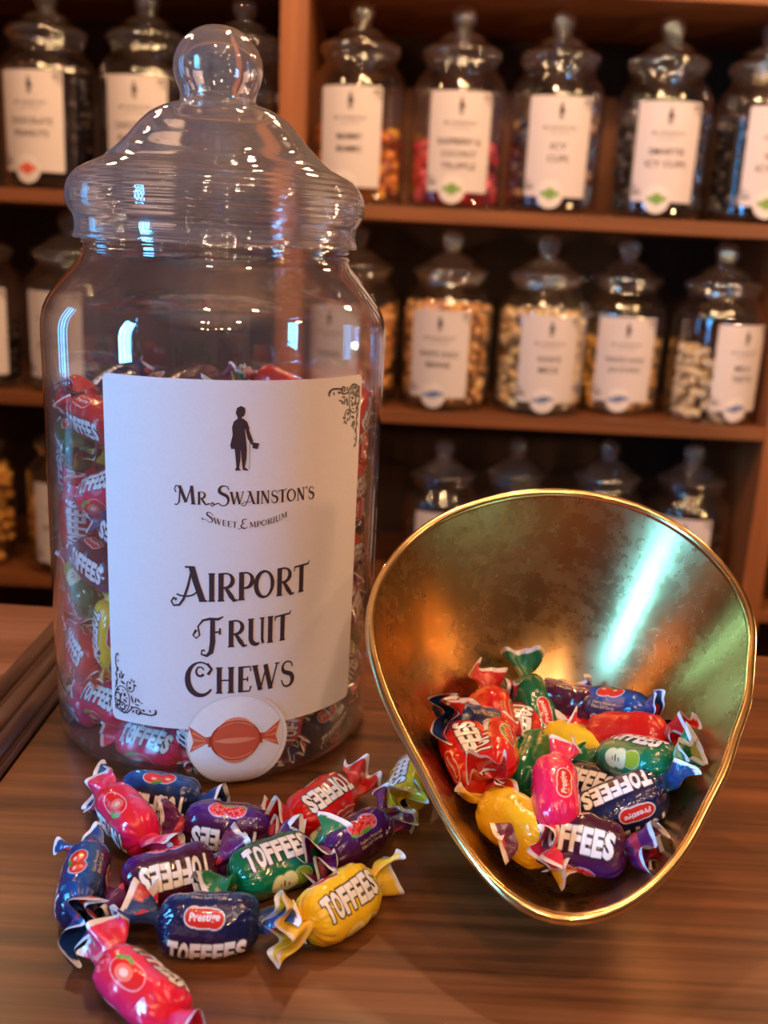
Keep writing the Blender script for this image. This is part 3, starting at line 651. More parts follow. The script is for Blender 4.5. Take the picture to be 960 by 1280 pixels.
class Ink:
    """ribbons and filled shapes in (th, z), wrapped on the jar"""
    def __init__(s): s.v = []; s.f = []
    def ribbon(s, pts, w):
        """pts in metres: x = arc along jar, z; w width(s)"""
        P = np.array(pts, float); n = len(P)
        if n < 2: return
        T = np.gradient(P, axis=0); T /= (np.linalg.norm(T, axis=1, keepdims=True) + 1e-12); Nn = np.stack([-T[:, 1], T[:, 0]], 1)
        ww = np.array(w if hasattr(w, '__len__') else [w] * n, float)
        if len(ww) != n: ww = np.interp(np.linspace(0, 1, n), np.linspace(0, 1, len(ww)), ww)
        b = len(s.v)
        for i in range(n): s.v += [tuple(P[i] + Nn[i] * ww[i] / 2), tuple(P[i] - Nn[i] * ww[i] / 2)]
        for i in range(n - 1): s.f.append((b + 2 * i, b + 2 * i + 1, b + 2 * i + 3, b + 2 * i + 2))
    def poly(s, pts):
        b = len(s.v); s.v += [tuple(p) for p in pts]; s.f.append(tuple(range(b, b + len(pts))))
    def disc(s, x, z, rx, rz=None, rot=0, n=12):
        rz = rz or rx; s.poly([(x + rx * math.cos(t) * math.cos(rot) - rz * math.sin(t) * math.sin(rot), z + rx * math.cos(t) * math.sin(rot) + rz * math.sin(t) * math.cos(rot)) for t in np.linspace(0, 2 * PI, n, endpoint=False)])
    def build(s, name, off, mat, parent, jr=body_r, rj=.081):
        me = mesh(name, [stick(math.degrees(x / rj), z, off, jr) for x, z in s.v], s.f); return obj(name, me, mat, parent)
def arc(cx, cy, rx, ry, a0, a1, n=14): return [(cx + rx * math.cos(R(a)), cy + ry * math.sin(R(a))) for a in np.linspace(a0, a1, n)]
TH, TN = .17, .065
def serif(x, y, w=.26): return ([(x - w / 2, y), (x + w / 2, y)], .055)
def curl(x, y, r=.09, s=1, a=0): return (arc(x, y, r * s, r, a, a + 300), [.05, .05, .09])
GL = {
'A': (.92, [([(.42, 1.0), (.56, .55), (.76, .02)], TH), ([(.44, .98), (.30, .45), (.16, .08), (.02, -.10), (-.16, -.12), (-.24, 0), (-.16, .10), (-.06, .05)], [.06, .065, .07, .07, .06, .05, .07, .09]), (arc(.22, .26, .3, .10, 200, 330) + [(.62, .30)], .05), serif(.78, .02), serif(.36, 1.0, .3)]),
'I': (.34, [([(.16, 0), (.16, 1)], TH), serif(.16, .02), serif(.16, .98)]),
'R': (.80, [([(.18, 0), (.18, 1)], TH), ([(.1, .97)] + arc(.36, .73, .27, .25, 90, -90) + [(.2, .47)], [.06, .06, .12, .15, .12, .06]), ([(.36, .48), (.56, .18), (.70, .0), (.84, .02)], [.10, .16, .12, .05]), serif(.18, .02)]),
'P': (.68, [([(.18, 0), (.18, 1)], TH), ([(.1, .97)] + arc(.34, .70, .27, .27, 90, -90) + [(.2, .43)], [.06, .06, .12, .16, .12, .06]), serif(.18, .02)]),
'O': (.88, [(arc(.42, .5, .34, .46, 0, 360, 32), [.14, .07, .15, .16, .07, .14])]),
'T': (.72, [([(.36, 0), (.36, .97)], TH), ([(.02, .80), (.04, .95), (.36, .97), (.68, .99), (.72, 1.1)], [.04, .07, .07, .07, .04]), serif(.36, .02)]),
'F': (.70, [([(.26, -.02), (.26, .95)], TH), ([(-.10, .70), (-.06, .90), (.10, .98), (.40, .96), (.62, 1.02), (.68, 1.12)], [.05, .06, .07, .08, .07, .04]), ([(.26, .52), (.50, .52)], .06), ([(.5, .42), (.5, .62)], .06), serif(.26, .0)]),
'U': (.84, [([(.18, 1)] + arc(.42, .30, .24, .28, 180, 300), [.16, .17, .16, .08]), ([(.66, 1), (.66, .2), (.70, .02)], .10), serif(.18, .98), serif(.64, .98, .2)]),
'C': (.86, [(arc(.46, .48, .36, .48, 40, 330, 30), [.06, .07, .15, .17, .13, .06]), ([(.72, .8), (.78, .68)], .06)]),
'H': (.84, [([(.18, 0), (.18, 1)], TH), ([(.64, 0), (.64, 1)], TH), ([(.18, .50), (.64, .50)], .06), serif(.18, .02), serif(.18, .98), serif(.64, .02), serif(.64, .98)]),
'E': (.68, [([(.18, 0), (.18, 1)], TH), ([(.12, .97), (.56, .97), (.58, .80)], .065), ([(.18, .5), (.46, .5)], .06), ([(.46, .4), (.46, .6)], .05), ([(.12, .03), (.54, .03), (.60, .22)], .07)]),
'W': (1.12, [([(.06, 1), (.30, .02)], TH), ([(.30, .02), (.54, .92)], .06), ([(.50, 1), (.74, .02)], TH), ([(.74, .02), (1.0, 1)], .06), serif(.08, .98, .26), serif(1.0, .98, .2)]),
'S': (.66, [([(.56, .74), (.52, .90)] + arc(.34, .76, .22, .22, 60, 235, 12) + arc(.34, .26, .24, .26, 60, -140, 14) + [(.08, .28)], [.05, .06, .10, .17, .16, .08, .05])]),
'M': (1.02, [([(.20, 1), (.14, .0)], .07), ([(.20, 1), (.50, .12)], TH), ([(.50, .12), (.80, 1)], .06), ([(.80, 1), (.86, 0)], TH), serif(.14, .02, .2), serif(.86, .02), serif(.2, .98, .2)]),
'N': (.86, [([(.16, 0), (.16, 1)], .07), ([(.16, 1), (.68, .0)], TH), ([(.68, .0), (.68, 1)], .07), serif(.16, .02, .2), serif(.66, .98, .2), serif(.14, .98, .2)]),
'.': (.26, [(arc(.1, .06, .03, .03, 0, 330, 8), .1)]),
"'": (.22, [([(.1, 1.05), (.06, .82)], [.13, .04])]),
' ': (.42, [])}
# large decorated initials
GL['swM'] = (1.10, [([(-.02, .62), (-.12, .80), (-.02, .98), (.14, .96), (.20, .80), (.14, .10), (.02, -.06), (-.10, -.02)], [.07, .05, .06, .07, .08, .08, .06, .08]), ([(.16, .98), (.52, .10)], TH), ([(.52, .10), (.82, 1)], .06), ([(.82, 1), (.92, 0)], TH), serif(.92, .02)])
GL['swS'] = (.78, [([(.70, .80), (.62, .98)] + arc(.42, .80, .24, .22, 60, 235, 12) + arc(.40, .24, .28, .30, 60, -150, 14) + [(-.06, .02), (-.22, -.10), (-.30, .04), (-.18, .12), (-.10, .02)], [.05, .06, .10, .17, .17, .12, .06, .05, .05, .07])])
GL['swF'] = (.86, [([(.36, .98), (.36, .20), (.30, -.14), (.14, -.26), (-.04, -.20), (-.02, -.06), (.08, -.08)], [.14, .17, .16, .10, .06, .05, .09]), ([(-.22, .62), (-.34, .44), (-.22, .34), (-.10, .44), (-.16, .74), (.02, .94), (.26, .98), (.56, .96), (.74, 1.04)], [.09, .05, .05, .05, .05, .07, .09, .09, .04]), ([(.36, .52), (.62, .54)], .06), ([(.62, .44), (.62, .66)], .06)])
GL['swC'] = (.96, [([(.74, .62), (.86, .80), (.72, .98)] + arc(.50, .48, .44, .54, 62, 322, 30), [.10, .05, .06, .12, .17, .19, .16, .10, .06]), (arc(.48, .72, .13, .15, 20, 330, 16), [.04, .06, .09])])
GL['swE'] = (.80, [(arc(.44, .72, .26, .26, 50, 250, 14) + arc(.40, .22, .32, .26, 110, 300, 14) + [(.66, .1)], [.05, .10, .14, .06, .14, .14, .06]), ([(.08, .0), (-.08, -.16), (-.2, -.06)], [.05, .05, .08])])
def write(ink, glyphs, x0, x1, z0, z1, cap, curve=None):
    """glyphs: list of (key, relative size); fitted from x0 to x1 with the baseline z0..z1"""
    tot = sum(GL[g][0] * k for g, k in glyphs); sx = (x1 - x0) / tot; x = x0
    for g, k in glyphs:
        w, strokes = GL[g]
        for pts, wd in strokes:
            P = []
            for px, py in pts:
                X = x + px * k * sx; t = (X - x0) / (x1 - x0); Z = z0 + (z1 - z0) * t + (py * k) * cap + (curve(t) if curve else 0); P.append((X, Z))
            sc = cap * k; ink.ribbon(P, [q * sc for q in wd] if hasattr(wd, '__len__') else wd * sc)
        x += w * k * sx
RJ = .081
def ax(th): return R(th) * RJ
sm = lambda s, k=.80: [(c, k) for c in s]
def line(name, *a):
    ink = Ink(); write(ink, *a); o = ink.build(name, .0006, M_INK, label); o['kind'] = 'stuff'
line('shop_name', [('swM', 1.15)] + sm('R. ') + [('swS', 1.15)] + sm("WAINSTON'S"), ax(-2.0), ax(41.1), .1377, .1377, .0070)
line('shop_motto', [('swS', 1.25)] + sm('WEET ') + [('swE', 1.25)] + sm('MPORIUM'), ax(6.3), ax(31.6), .1310, .1310, .0032, lambda t: -.0038 * 4 * t * (1 - t))
line('flavour_line', [('A', 1.15)] + sm('IRPORT', .94), ax(-1.6), ax(39.9), .0938, .0950, .0138)
line('flavour_line', [('swF', 1.05)] + sm('RUIT', .94), ax(5.6), ax(33.6), .0722, .0732, .0134)
line('flavour_line', [('swC', 1.10)] + sm('HEWS', .94), ax(.4), ax(35.5), .0505, .0500, .0134)
# standing gentleman with cane and hat
ink = Ink(); sx_, sz_ = .0273 / 165., .0273 / 163.
def g(x, y): return (ax(17.4) + (x - 562) * sx_, .1798 - (y - 143) * sz_)
for P in ([(546, 147), (556, 142), (566, 147), (567, 158), (564, 167), (558, 170), (558, 177), (549, 177), (547, 168), (543, 160)],
          [(546, 175), (562, 174), (572, 182), (578, 200), (574, 204), (566, 200), (570, 232), (572, 254), (532, 250), (530, 240), (536, 215), (534, 196), (538, 182)],
          [(566, 196), (574, 196), (588, 232), (582, 238), (574, 226)],
          [(541, 248), (556, 250), (556, 275), (553, 300), (558, 306), (542, 306), (546, 296)],
          [(556, 250), (572, 250), (571, 276), (567, 298), (576, 304), (576, 307), (562, 305), (559, 280)],
          [(584, 234), (603, 237), (602, 242), (599, 252), (586, 249), (586, 241), (580, 238)]): ink.poly([g(*q) for q in P])
ink.ribbon([g(579, 232), (g(579, 302))], .00022)
tag(ink.build('silhouette', .0006, M_INK, label), 'black silhouette of a standing gentleman with cane and hat')
# corner scrollwork (drawn for the top right; turned half round for the bottom left)
def scroll(ox, oz, s, flip):
    ink = Ink()
    def c(x, y):
        X = (x - 740) / 600 * s; Z = (120 - y) / 600 * s
        return (ox + (X if not flip else -X), oz + (Z if not flip else -Z))
    def rb(pts, w): ink.ribbon([c(*p) for p in pts], w)
    def lf(x, y, rx, ry, rot=0):
        q = [c(x + rx * math.cos(t) * math.cos(rot) - ry * math.sin(t) * math.sin(rot), y + rx * math.cos(t) * math.sin(rot) + ry * math.sin(t) * math.cos(rot)) for t in np.linspace(0, 2 * PI, 10, endpoint=False)]
        ink.poly(q)
    w = .0005
    rb([(300, 235), (285, 245), (275, 265), (285, 278), (292, 262)], w); rb([(275, 262), (282, 228), (330, 208), (390, 212), (440, 216), (470, 196), (495, 210), (490, 240), (470, 238)], w * 1.6)
    rb([(440, 216), (445, 250), (480, 270), (530, 265), (560, 230), (600, 190), (640, 182), (670, 205)], w * 1.4)
    rb(arc(655, 330, 88, 142, 0, 360, 36), w); rb(arc(655, 255, 34, 42, 0, 330, 20), w * 1.5); rb(arc(705, 350, 30, 45, 0, 330, 20), w * 1.5); rb(arc(700, 240, 22, 28, 0, 360, 14), w); rb(arc(725, 235, 16, 22, 0, 360, 12), w); rb(arc(700, 275, 20, 22, 0, 360, 12), w)
    for q in ((600, 270, 18, 8, -1), (620, 320, 26, 12, .5), (650, 225, 12, 8, .3), (622, 385, 16, 22, 0), (662, 380, 10, 26, .2), (640, 430, 12, 8, .6), (700, 425, 22, 12, -.5), (680, 310, 12, 16, .4), (600, 350, 8, 14, 0), (655, 270, 10, 14, .5),
              (342, 255, 8, 18, -.5), (412, 250, 18, 12, .4), (528, 220, 10, 20, .3), (545, 265, 12, 10, 0), (480, 300, 26, 8, .1), (498, 345, 9, 32, .2), (465, 350, 10, 24, -.6), (430, 328, 18, 6, .3), (536, 350, 10, 46, -.25), (455, 215, 12, 20, 0),
              (560, 470, 16, 18, .5), (500, 510, 20, 9, .5), (510, 548, 8, 18, .4), (535, 560, 8, 18, -.3), (555, 530, 10, 16, 0), (640, 515, 30, 13, .45), (645, 575, 12, 26, .6), (655, 615, 7, 28, -.1), (675, 580, 8, 30, 0), (630, 600, 8, 16, .8),
              (720, 500, 9, 34, .1), (700, 650, 14, 26, 0), (690, 742, 7, 13, -.4), (712, 590, 14, 10, .3)): lf(*q)
    rb(arc(553, 490, 42, 60, 150, 420, 22), w); rb([(735, 440), (715, 480), (705, 540), (725, 600), (700, 640), (718, 700), (720, 770), (705, 815), (685, 820), (684, 805), (694, 804)], w * 1.2)
    o = ink.build('corner_scroll', .0006, M_INK, label); o['kind'] = 'stuff'; return o
scroll(ax(60.3), .1895, .0270, False); scroll(ax(-24.0), .0338, .0270, True)
# round seal over the label's lower edge, its foot wrapped under the jar
SC = (17.0, .0258); SR = .0232
stk = patch('round_sticker', [(SC[0] + math.degrees(SR / RJ) * math.cos(t), max(SC[1] + SR * math.sin(t), .0026)) for t in np.linspace(0, 2 * PI, 56, endpoint=False)], .0008, M_STICKER, jar, dz=.002)
def sticker_art(layers, parent, cx, cz, unit, jr=body_r, rj=RJ, off=.0010):
    for i, (nm, mat, draw) in enumerate(layers):
        k = Ink(); draw(k, cx, cz, unit); k.build(nm, off + .0001 * i, mat, parent, jr, rj)
def d_ring(k, x, z, u): k.ribbon([(x + u * 1.0 * math.cos(t), max(z + u * math.sin(t), .0028)) for t in np.linspace(0, 2 * PI, 60)], u * .018)
def d_light(k, x, z, u):
    for o in (-.30, 0, .30):
        k.ribbon([(x + q * .47 * u * math.cos(R(0)) , z + (o + .16 * (1 - q * q) * (1 if o >= 0 else -1) * (abs(o) > 0)) * u * math.sqrt(max(0, 1 - (q * .97) ** 2) * .8 + .2)) for q in np.linspace(-.92 + abs(o) * .5, .92 - abs(o) * .5, 16)], [.01 * u, .11 * u, .13 * u, .11 * u, .01 * u])
    for s in (-1, 1):
        for e in (-.16, .04, .2): k.ribbon([(x + s * .60 * u, z + e * .2 * u), (x + s * .86 * u, z + e * u)], [.02 * u, .06 * u])
def d_dark(k, x, z, u):
    for s in (-1, 1): k.ribbon([(x + s * .50 * u, z + .12 * u), (x + s * .53 * u, z - .12 * u)], .05 * u)
    k.ribbon([(x + .5 * u * math.cos(t), z + .44 * u * math.sin(t)) for t in np.linspace(0, 2 * PI, 40)], .025 * u)
_u = SR * .96; _x = ax(SC[0] - 1.0); _z = SC[1] + .001
def _pt(a, b): return (math.degrees((_x + a * _u) / RJ), _z + b * _u)
patch('sweet_drawing', [_pt(.50 * math.cos(t), .44 * math.sin(t)) for t in np.linspace(0, 2 * PI, 40, endpoint=False)], .00095, M_OR1, stk, dz=.002)
for s_ in (-1, 1):
    patch('sweet_tail', [_pt(s_ * a, b) for a, b in ((.46, .10), (.62, .10), (.94, .34), (.84, 0), (.92, -.26), (.60, -.06), (.46, -.06))], .00095, M_OR1, stk, dz=.002)
sticker_art([('ring', M_STICKLINE, d_ring), ('sweet_stripes', M_OR2, d_light), ('sweet_outline', M_OR0, d_dark)], stk, ax(SC[0] - 1.0), SC[1] + .001, SR * .96, off=.0011)

# ------------------------------------------------------------------ toffees inside the jar
G3 = 'wrapped toffees packed inside the large jar'
ORD = {  # kinds down the left strip by ring, top ring first
 }
ring_n = 9; zr = .013; nring = 10
leftcol = ['pink', 'pink', 'red', 'red', 'green', 'purple', 'green', 'yellow', 'green', 'red']
rightcol = ['navy', 'navy', 'green', 'navy', 'purple', 'red', 'navy', 'red', 'red', 'red']
adj = {'red': 'red', 'pink': 'pink', 'navy': 'navy blue', 'purple': 'purple', 'green': 'green', 'yellow': 'yellow'}
lev = ['bottom layer', 'second layer up', 'third layer up', 'fourth layer up', 'fifth layer up', 'sixth layer up', 'third layer from the top', 'second layer from the top', 'layer just under the top', 'top layer']
SECT = ['left of the label', 'behind the label left', 'behind the label middle', 'behind the label right', 'against the right wall', 'at the back right', 'at the very back', 'at the back left', 'at the far left']
def where(th):
    if th < -100 or th > 150: return 'at the back left' if th < 0 else 'at the back right'
    if th < -25: return 'against the left wall'
    if th < 62: return 'behind the label'
    return 'against the right wall'
lastk = None
for j in range(nring):
    for i in range(ring_n):
        th = -60 + (i + .5 * (j % 2)) * 360 / ring_n + random.uniform(-5, 5)
        if th > 180: th -= 360
        near_left = -90 < th < (0 if j < 2 else -25); near_right = 55 < th < 110
        k = leftcol[j] if near_left else rightcol[j] if near_right else random.choice(KINDS)
        if near_left and j > 2 and random.random() < .25: k = random.choice(['red', 'navy', 'yellow', 'pink'])
        rad = .0675 + random.uniform(-.0015, .0005); a = R(th)
        tilt = random.choice([random.uniform(-30, 30), random.uniform(-30, 30), random.uniform(55, 90)]); ct_, st_ = math.cos(R(tilt)), math.sin(R(tilt))
        out = Vector((math.sin(a), -math.cos(a), 0)); tan = Vector((math.cos(a), math.sin(a), 0))
        xd = tan * ct_ + Vector((0, 0, 1)) * st_
        if random.random() < .35: xd = -xd
        z = zr + j * .0172 + random.uniform(-.002, .002)
        if j == 0: z = .0155
        if j == nring - 1: z -= .002
        toffee(k, (JC[0] + rad * out.x, JC[1] + rad * out.y, z), xd, out, random.choice([0, 8, -15, 25, -35, 70]), '%s toffee in the large jar %s, %s' % (adj[k], SECT[i], lev[j]), G3, fan_scale=(.75, .75), scale=.93)
for i in range(8):
    a = i * 2 * PI / 7; rad = .034 if i < 7 else 0; k = KINDS[i % 6]
    toffee(k, (JC[0] + rad * math.cos(a), JC[1] + rad * math.sin(a), .158 + random.uniform(-.002, .004)), yawd(random.uniform(0, 180)), (0, 0, 1), random.uniform(-40, 40), '%s toffee lying on the middle of the heap inside the large jar, %s' % (adj[k], ['right','right rear','rear','left rear','left front','front','right front','centre'][i]), G3, fan_scale=(.8, .8), scale=.9)

# ------------------------------------------------------------------ jars on the shelves
SH_P = [(.0010, .0), (.0010, .056), (.0006, .064), (.0030, .0700), (.0080, .0728), (.018, .0738), (.10, .0745), (.160, .0748), (.172, .0738), (.182, .0700), (.191, .0640), (.199, .0570), (.204, .0550), (.212, .0548)]
SH_L = [(.2070, .0560), (.2078, .0575), (.2105, .0568), (.2130, .0590), (.2170, .0622), (.2215, .0632), (.2260, .0615), (.2300, .0560), (.2360, .0430), (.2420, .0360), (.2470, .0300), (.2510, .0220), (.2535, .0150), (.2570, .0140), (.2620, .0165), (.2690, .0190), (.2760, .0190), (.2830, .0155), (.2880, .0090), (.2900, .0002)]
shp = smooth_prof(SH_P, 3)
def sh_r(z): return float(np.interp(z, [q[0] for q in shp[9:]], [q[1] for q in shp[9:]]))
v, f = lathe(shp, 56); ME_B = mesh('jar_body', v, f); ME_B.materials.append(M_BGGLASS)
v, f = lathe(smooth_prof(SH_L, 3), 56); ME_L = mesh('lid', v, f); ME_L.materials.append(M_BGLID)
_lab = patch('label', round_rect(-38, 38, .024, .163, 2.5, .003, 4), .0004, M_PAPER, None, sh_r, dth=4, dz=.03); ME_LAB = _lab.data; bpy.data.objects.remove(_lab)
_lab = patch('round_sticker', [(math.degrees(.0205 / .0745) * 1.0 * math.cos(t), .0275 + .0205 * math.sin(t)) for t in np.linspace(0, 2 * PI, 28, endpoint=False)], .0009, M_STICKER, None, sh_r, dth=4, dz=.01); ME_ST = _lab.data; bpy.data.objects.remove(_lab)
def shelf_jar(x, y, z, rot, lines, stick_col, lab, group, stx=0, scale=1.0, label_on=True, zs=1.0):
    root = empty('shelf_jar', (x, y, z)); root.scale = (scale, scale, scale * zs); root.rotation_euler.z = R(rot); tag(root, lab, 'jar', group)
    obj('jar_body', ME_B, None, root); obj('lid', ME_L, None, root)
    if not label_on: return root
    l_ = obj('label', ME_LAB, None, root)
    k = Ink(); RS = .0745
    def txt(s, cx, cz, w, h, bold=.0):
        V, F = text_tris(s, bold); mn = V.min(0); mx = V.max(0); P = (V - (mn + mx) / 2) / (mx - mn) * np.array([w, h]) + np.array([cx, cz])
        b = len(k.v); k.v += [tuple(p) for p in P]; k.f += [tuple(int(q) + b for q in t_) for t_ in F]
    # small gentleman, shop name, flavour
    cz = .143
    k.disc(0, cz + .009, .0020, .0024); k.poly([(-.0028, cz + .006), (.0028, cz + .006), (.0036, cz - .003), (-.0036, cz - .003)])
    k.poly([(-.0026, cz - .003), (-.0004, cz - .003), (-.0006, cz - .012), (-.0026, cz - .012)]); k.poly([(.0004, cz - .003), (.0026, cz - .003), (.0028, cz - .012), (.0008, cz - .012)]); k.poly([(.0032, cz + .001), (.0060, cz), (.0058, cz - .002), (.0034, cz - .002)])
    txt("MR. SWAINSTON'S", 0, .1195, .050, .0042, .01); txt('SWEET EMPORIUM', 0, .1125, .030, .0022)
    z0 = .094 if len(lines) > 1 else .086
    for i, s in enumerate(lines): txt(s, 0, z0 - i * .0170, min(.066, .0073 * len(s) + .003), .0095, .012)
    for (ox, oz, sg) in ((.046, .158, 1), (-.046, .035, -1)):
        for q in range(7): k.disc(ox - sg * q * .0018, oz - sg * .0002 * q * q * .3, .0011, .0016, n=6); k.disc(ox, oz - sg * q * .0022, .0010, .0016, n=6)
        k.ribbon([(ox - sg * .006 + .003 * math.cos(t), oz - sg * .006 + .004 * math.sin(t)) for t in np.linspace(0, 6.28, 14)], .0008)
    k.build('lettering', .0007, M_INK, l_, sh_r, RS)['kind'] = 'stuff'
    if stick_col is not None:
        s_ = obj('round_sticker', ME_ST, None, root); s_.rotation_euler.z = R(stx)
        k = Ink()
        if stick_col is M_BLUE:
            k.disc(0, .0290, .0125, .0055, .2, 14); k.poly([(-.010, .028), (-.0170, .0325), (-.0165, .0230)]); k.poly([(.010, .030), (.0170, .0350), (.0165, .0255)])
        else:
            k.disc(0, .0280, .0092, .0082, 0, 14); k.poly([(-.007, .028), (-.0145, .0335), (-.0140, .0225)]); k.poly([(.007, .028), (.0145, .0335), (.0140, .0225)])
        k.build('sticker_picture', .0013, stick_col, s_, sh_r, RS)
    return root
ICO = bmesh.new(); bmesh.ops.create_icosphere(ICO, subdivisions=1, radius=1); ICO_V = np.array([tuple(q.co) for q in ICO.verts]); ICO_F = np.array([[w.index for w in q.verts] for q in ICO.faces]); ICO.free()
def fill(name, x, y, z, top, cols, size, n, lab, cat, mat, scale=1.0, shape=(1, 1, 1), seed=0):
    """jarful of small loose sweets lying against the wall and on top"""
    r = np.random.RandomState(seed); V = []; F = []; C = []; b = 0
    m = len(ICO_V)
    core_r = .060
    for i in range(n):
        if i < n * .82:
            th = r.uniform(-PI, PI); h = .006 + size + (top - .008 - size) * r.rand(); rad = .0715 - size * 1.0
        else:
            th = r.uniform(-PI, PI); rad = (.0715 - size) * math.sqrt(r.rand()); h = top - size * r.uniform(.2, 1.0)
        Q = Euler((r.uniform(0, 6.3), r.uniform(0, 6.3), r.uniform(0, 6.3))).to_matrix()
        P = (ICO_V * np.array(shape) * size * r.uniform(.8, 1.1)) @ np.array(Q).T
        V.append((P + np.array([rad * math.sin(th), -rad * math.cos(th), h])) * scale); F.append(ICO_F + b); b += m
        C.append(np.tile(np.array(cols[r.randint(len(cols))]) * r.uniform(.75, 1.2), (m, 1)))
    # the unseen middle of the jarful
    cv, cf = lathe([(.008, 0), (.008, .055), (top - size * 2, .055), (top - size * 2, 0)], 20); cv = np.array(cv) * scale
    V.append(cv); F = [q for a_ in F for q in a_.tolist()] + [tuple(q + b for q in a_) for a_ in cf]; C.append(np.tile(np.array(cols[0]) * .5, (len(cv), 1)))
    me = mesh(name, np.concatenate(V), F); add_colour(me, np.clip(np.concatenate(C), 0, 1)); me.materials.append(mat)
    o = obj(name, me); o.location = (x, y, z); tag(o, lab, cat, None, 'stuff'); return o
YJ = 1.672; ZB, ZC, ZD = .3025, -.0145, -.3295
GB = 'sweet jars on the upper shelf'; GC = 'sweet jars on the middle shelf'; GD = 'sweet jars on the lower shelf'
DKC = [(.035, .014, .008), (.05, .02, .012), (.025, .01, .006)]
JB = [
 (-.559, -4, ['CHOCOLATE', 'PEANUTS'], M_RED, 'jar with a red seal at the far left of the upper shelf', ('chocolate_peanuts', .185, DKC, .0085, 260, 'dark chocolate peanuts filling the far left upper jar')),
 (-.403, -2, ['CHOCOLATE', 'RAISINS'], M_RED, 'upper shelf jar with a blue lit label, behind the large jar lid at left', ('chocolate_raisins', .175, DKC, .0085, 260, 'dark sweets filling the jar behind the large lid at left')),
 (-.252, 130, ['MINTS'], None, 'dim jar right behind the ball knob of the large jar', ('dark_sweets', .16, DKC, .0085, 200, 'dark sweets in the jar behind the ball knob')),
 (-.070, -8, ['MAMMY', 'MAMMO'], M_GREEN, 'upper shelf jar beside the left upright, of amber sweets', ('amber_sweets', .115, [(.92, .34, .03), (.85, .24, .02), (.95, .5, .06), (.45, .1, .03)], .011, 170, 'amber wrapped sweets in the first upper jar right of the upright')),
 (.087, 0, ['RASPBERRY &', 'COCONUT', 'TRUFFLE'], M_GREEN, 'upper shelf jar of red and pink sweets', ('red_sweets', .100, [(.80, .03, .07), (.92, .14, .18), (.4, .02, .04)], .011, 170, 'red and pink wrapped sweets in an upper shelf jar')),
 (.240, -2, ['ICY', 'CUPS'], M_GREEN, 'third upper shelf jar right of the upright, of dark and gold sweets', ('gold_and_dark_sweets', .150, [(.10, .05, .03), (.5, .3, .1), (.04, .03, .05), (.12, .14, .22)], .011, 180, 'dark and gold wrapped sweets in the third upper jar')),
 (.408, -5, ['SMARTIE', 'ICY CUPS'], M_GREEN, 'upper shelf jar right of the wide gap, of dark sweets', ('dark_icy_cups', .165, [(.03, .018, .012), (.05, .03, .02), (.10, .08, .07)], .010, 200, 'dark sweets in the upper jar right of the wide gap')),
 (.565, 4, ['NUTTY', 'ICY CUPS'], M_GREEN, 'upper shelf jar cut by the right edge of the photo', ('dark_and_silver_sweets', .165, [(.03, .02, .015), (.3, .28, .28), (.05, .03, .02)], .010, 200, 'dark and silver sweets in the upper jar at the right edge')),
]
for x, rot, lines, sc, lab, fl in JB:
    shelf_jar(x, YJ, ZB, rot, lines, sc, lab, GB, stx=-6, scale=.995, zs=1.045)
    fill(fl[0], x, YJ, ZB, fl[1], fl[2], fl[3], fl[4], fl[5], 'sweets', M_FOIL, scale=.98, seed=int(x * 1000) % 97)
TAN = [(.90, .50, .20), (.95, .60, .28), (.75, .38, .13)]; CRM = [(.97, .74, .42), (.93, .64, .30), (.98, .82, .54)]; GOLD = [(.92, .54, .13), (.95, .62, .20), (.80, .42, .09)]
JC2 = [
 (-.692, 20, ['JELLY', 'BEANS'], None, 'middle shelf jar cut by the left edge of the photo', ('brown_sweets', .10, DKC, .01, 120, 'brown sweets in the middle jar at the left edge')),
 (-.533, -10, ['SOFT', 'JELLIES'], None, 'blue lit middle shelf jar just left of the large jar', ('jelly_sweets', .085, [(.08, .12, .06), (.25, .06, .03), (.05, .04, .05)], .01, 120, 'dark jelly sweets in the blue lit middle jar')),
 (-.065, -30, ['FUDGE'], None, 'middle shelf jar half hidden by the right shoulder of the large jar', ('amber_fudge', .16, [(.9, .45, .12), (.8, .35, .08)], .010, 200, 'amber fudge in the half hidden middle jar')),
 (.090, -12, ['WHITE CHOC', 'BEANS'], M_BLUE, 'middle shelf jar of tan nuggets filled to the shoulder', ('tan_nuggets', .172, TAN, .0085, 280, 'tan nuggets filling the middle jar to its shoulder')),
 (.247, 4, ['WHITE', 'MICE'], M_BLUE, 'middle shelf jar of pale cream sweets', ('cream_sweets', .168, CRM, .0095, 250, 'pale cream sweets in the second full middle jar')),
 (.389, -3, ['WHITE CHOC', 'JAZZIES'], M_BLUE, 'middle shelf jar of golden sweets, two thirds full', ('golden_sweets', .125, GOLD, .0085, 240, 'golden sweets in the two thirds full middle jar')),
 (.537, 22, ['MILK', 'TEETH'], M_BLUE, 'middle shelf jar of big white sweets at the right upright', None),
]
for x, rot, lines, sc, lab, fl in JC2:
    yj = 1.722 if x == .389 else YJ
    shelf_jar(x, yj, ZC, rot, lines, sc, lab, GC, stx=-4 if sc else 0, scale=.995)
    if fl: fill(fl[0], x, yj, ZC, fl[1], fl[2], fl[3], fl[4], fl[5], 'sweets', M_BLOB, seed=int(abs(x) * 1000) % 91, shape=(1.2, .9, .8), scale=.98)
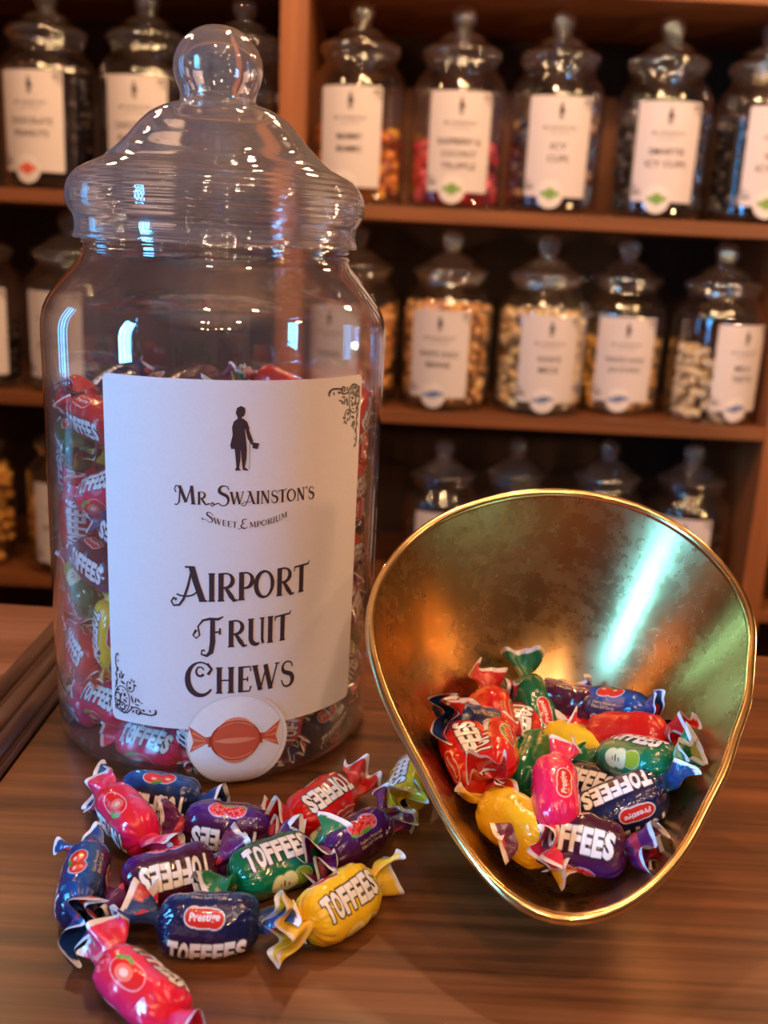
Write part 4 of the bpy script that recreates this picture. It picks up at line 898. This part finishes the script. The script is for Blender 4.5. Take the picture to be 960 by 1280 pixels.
# big white sweets, piece by piece
def worm(seed):
    r = np.random.RandomState(seed); v = []; f = []; n = 8; m = 8
    for i in range(n + 1):
        t = i / n; c = (.032 * (t - .5), .006 * math.sin(t * PI), 0); rad = .0082 * (max(0, 1 - (2 * t - 1) ** 4)) ** .5 + .0003
        for k in range(m): a = 2 * PI * k / m; v.append((c[0], c[1] + rad * math.cos(a), rad * math.sin(a)))
    for i in range(n):
        for k in range(m): f.append((i * m + k, i * m + (k + 1) % m, (i + 1) * m + (k + 1) % m, (i + 1) * m + k))
    f.append(tuple(range(m - 1, -1, -1))); f.append(tuple(range(n * m, n * m + m)))
    me = mesh('white_sweet', v, f); add_colour(me, np.tile((.97, .78, .50), (len(v), 1))); me.materials.append(M_BLOB); return me
WM = worm(1)
for j in range(7):
    for i in range(9):
        th = R(i * 40 + 20 * (j % 2) + random.uniform(-6, 6)); rad = .056
        hgt = .014 + j * .0165
        if j >= 6 and math.sin(th) > .3: continue
        o = bpy.data.objects.new('white_sweet', WM); link(o)
        o.location = (.537 + rad * math.sin(th), YJ - rad * math.cos(th), ZC + hgt); o.rotation_euler = (0, random.uniform(-.7, .7), th + random.uniform(-.2, .2))
        tag(o, 'white sweet in the right end middle jar, layer %s, %s' % (['one', 'two', 'three', 'four', 'five', 'six', 'seven'][j] + ' up', ['back', 'back right', 'right', 'front right', 'front', 'front left', 'far left', 'left', 'back left'][i]), 'sweet', 'white sweets in the right end middle jar')
JD = [
 (-.545, 3, ['HONEYCOMB'], M_RED, 'lower shelf jar with a cream label, just left of the large jar', 1.0, True, YJ, [(.75, .34, .09), (.6, .24, .06)]),
 (-.718, 0, ['TOFFEE'], None, 'amber jar cut by the left edge of the photo, on the lower shelf', .95, False, 1.672, [(.95, .50, .10), (.9, .42, .08)]),
 (.760, 0, ['BARLEY'], None, 'lower shelf jar beyond the right upright, at the right edge of the photo', 1.0, False, 1.672, [(.55, .30, .06), (.05, .03, .02), (.7, .45, .12)]),
 (.098, -3, ['DOLLY', 'MIXTURE'], M_RED, 'lower shelf jar with a white label above the left side of the brass pan', .90, True, 1.66, DKC),
 (.228, 0, ['LIQUORICE'], None, 'lower shelf jar without a visible label, above the top of the brass pan', .90, False, 1.70, DKC),
 (.383, -160, ['ANISEED'], None, 'lower shelf jar without a visible label, above the right of the brass pan', .93, False, 1.68, DKC),
 (.529, -18, ['TREACLE'], M_RED, 'lower shelf jar beside the right upright', .93, True, 1.68, DKC),
]
for x, rot, lines, sc, lab, s_, lo, yy_, cl in JD:
    dz = 0 if s_ == 1.0 else .0
    shelf_jar(x, yy_, ZD, rot, lines, sc, lab, GD, scale=s_, label_on=lo)
    fill('dark_sweets' if cl is DKC else 'amber_pieces', x, yy_, ZD, .18 if abs(x) > .68 else .12, cl, .0095, 140, 'sweets inside the %s' % lab.split(',')[0], 'sweets', M_BLOB, scale=s_, seed=int(abs(x) * 1000) % 89)
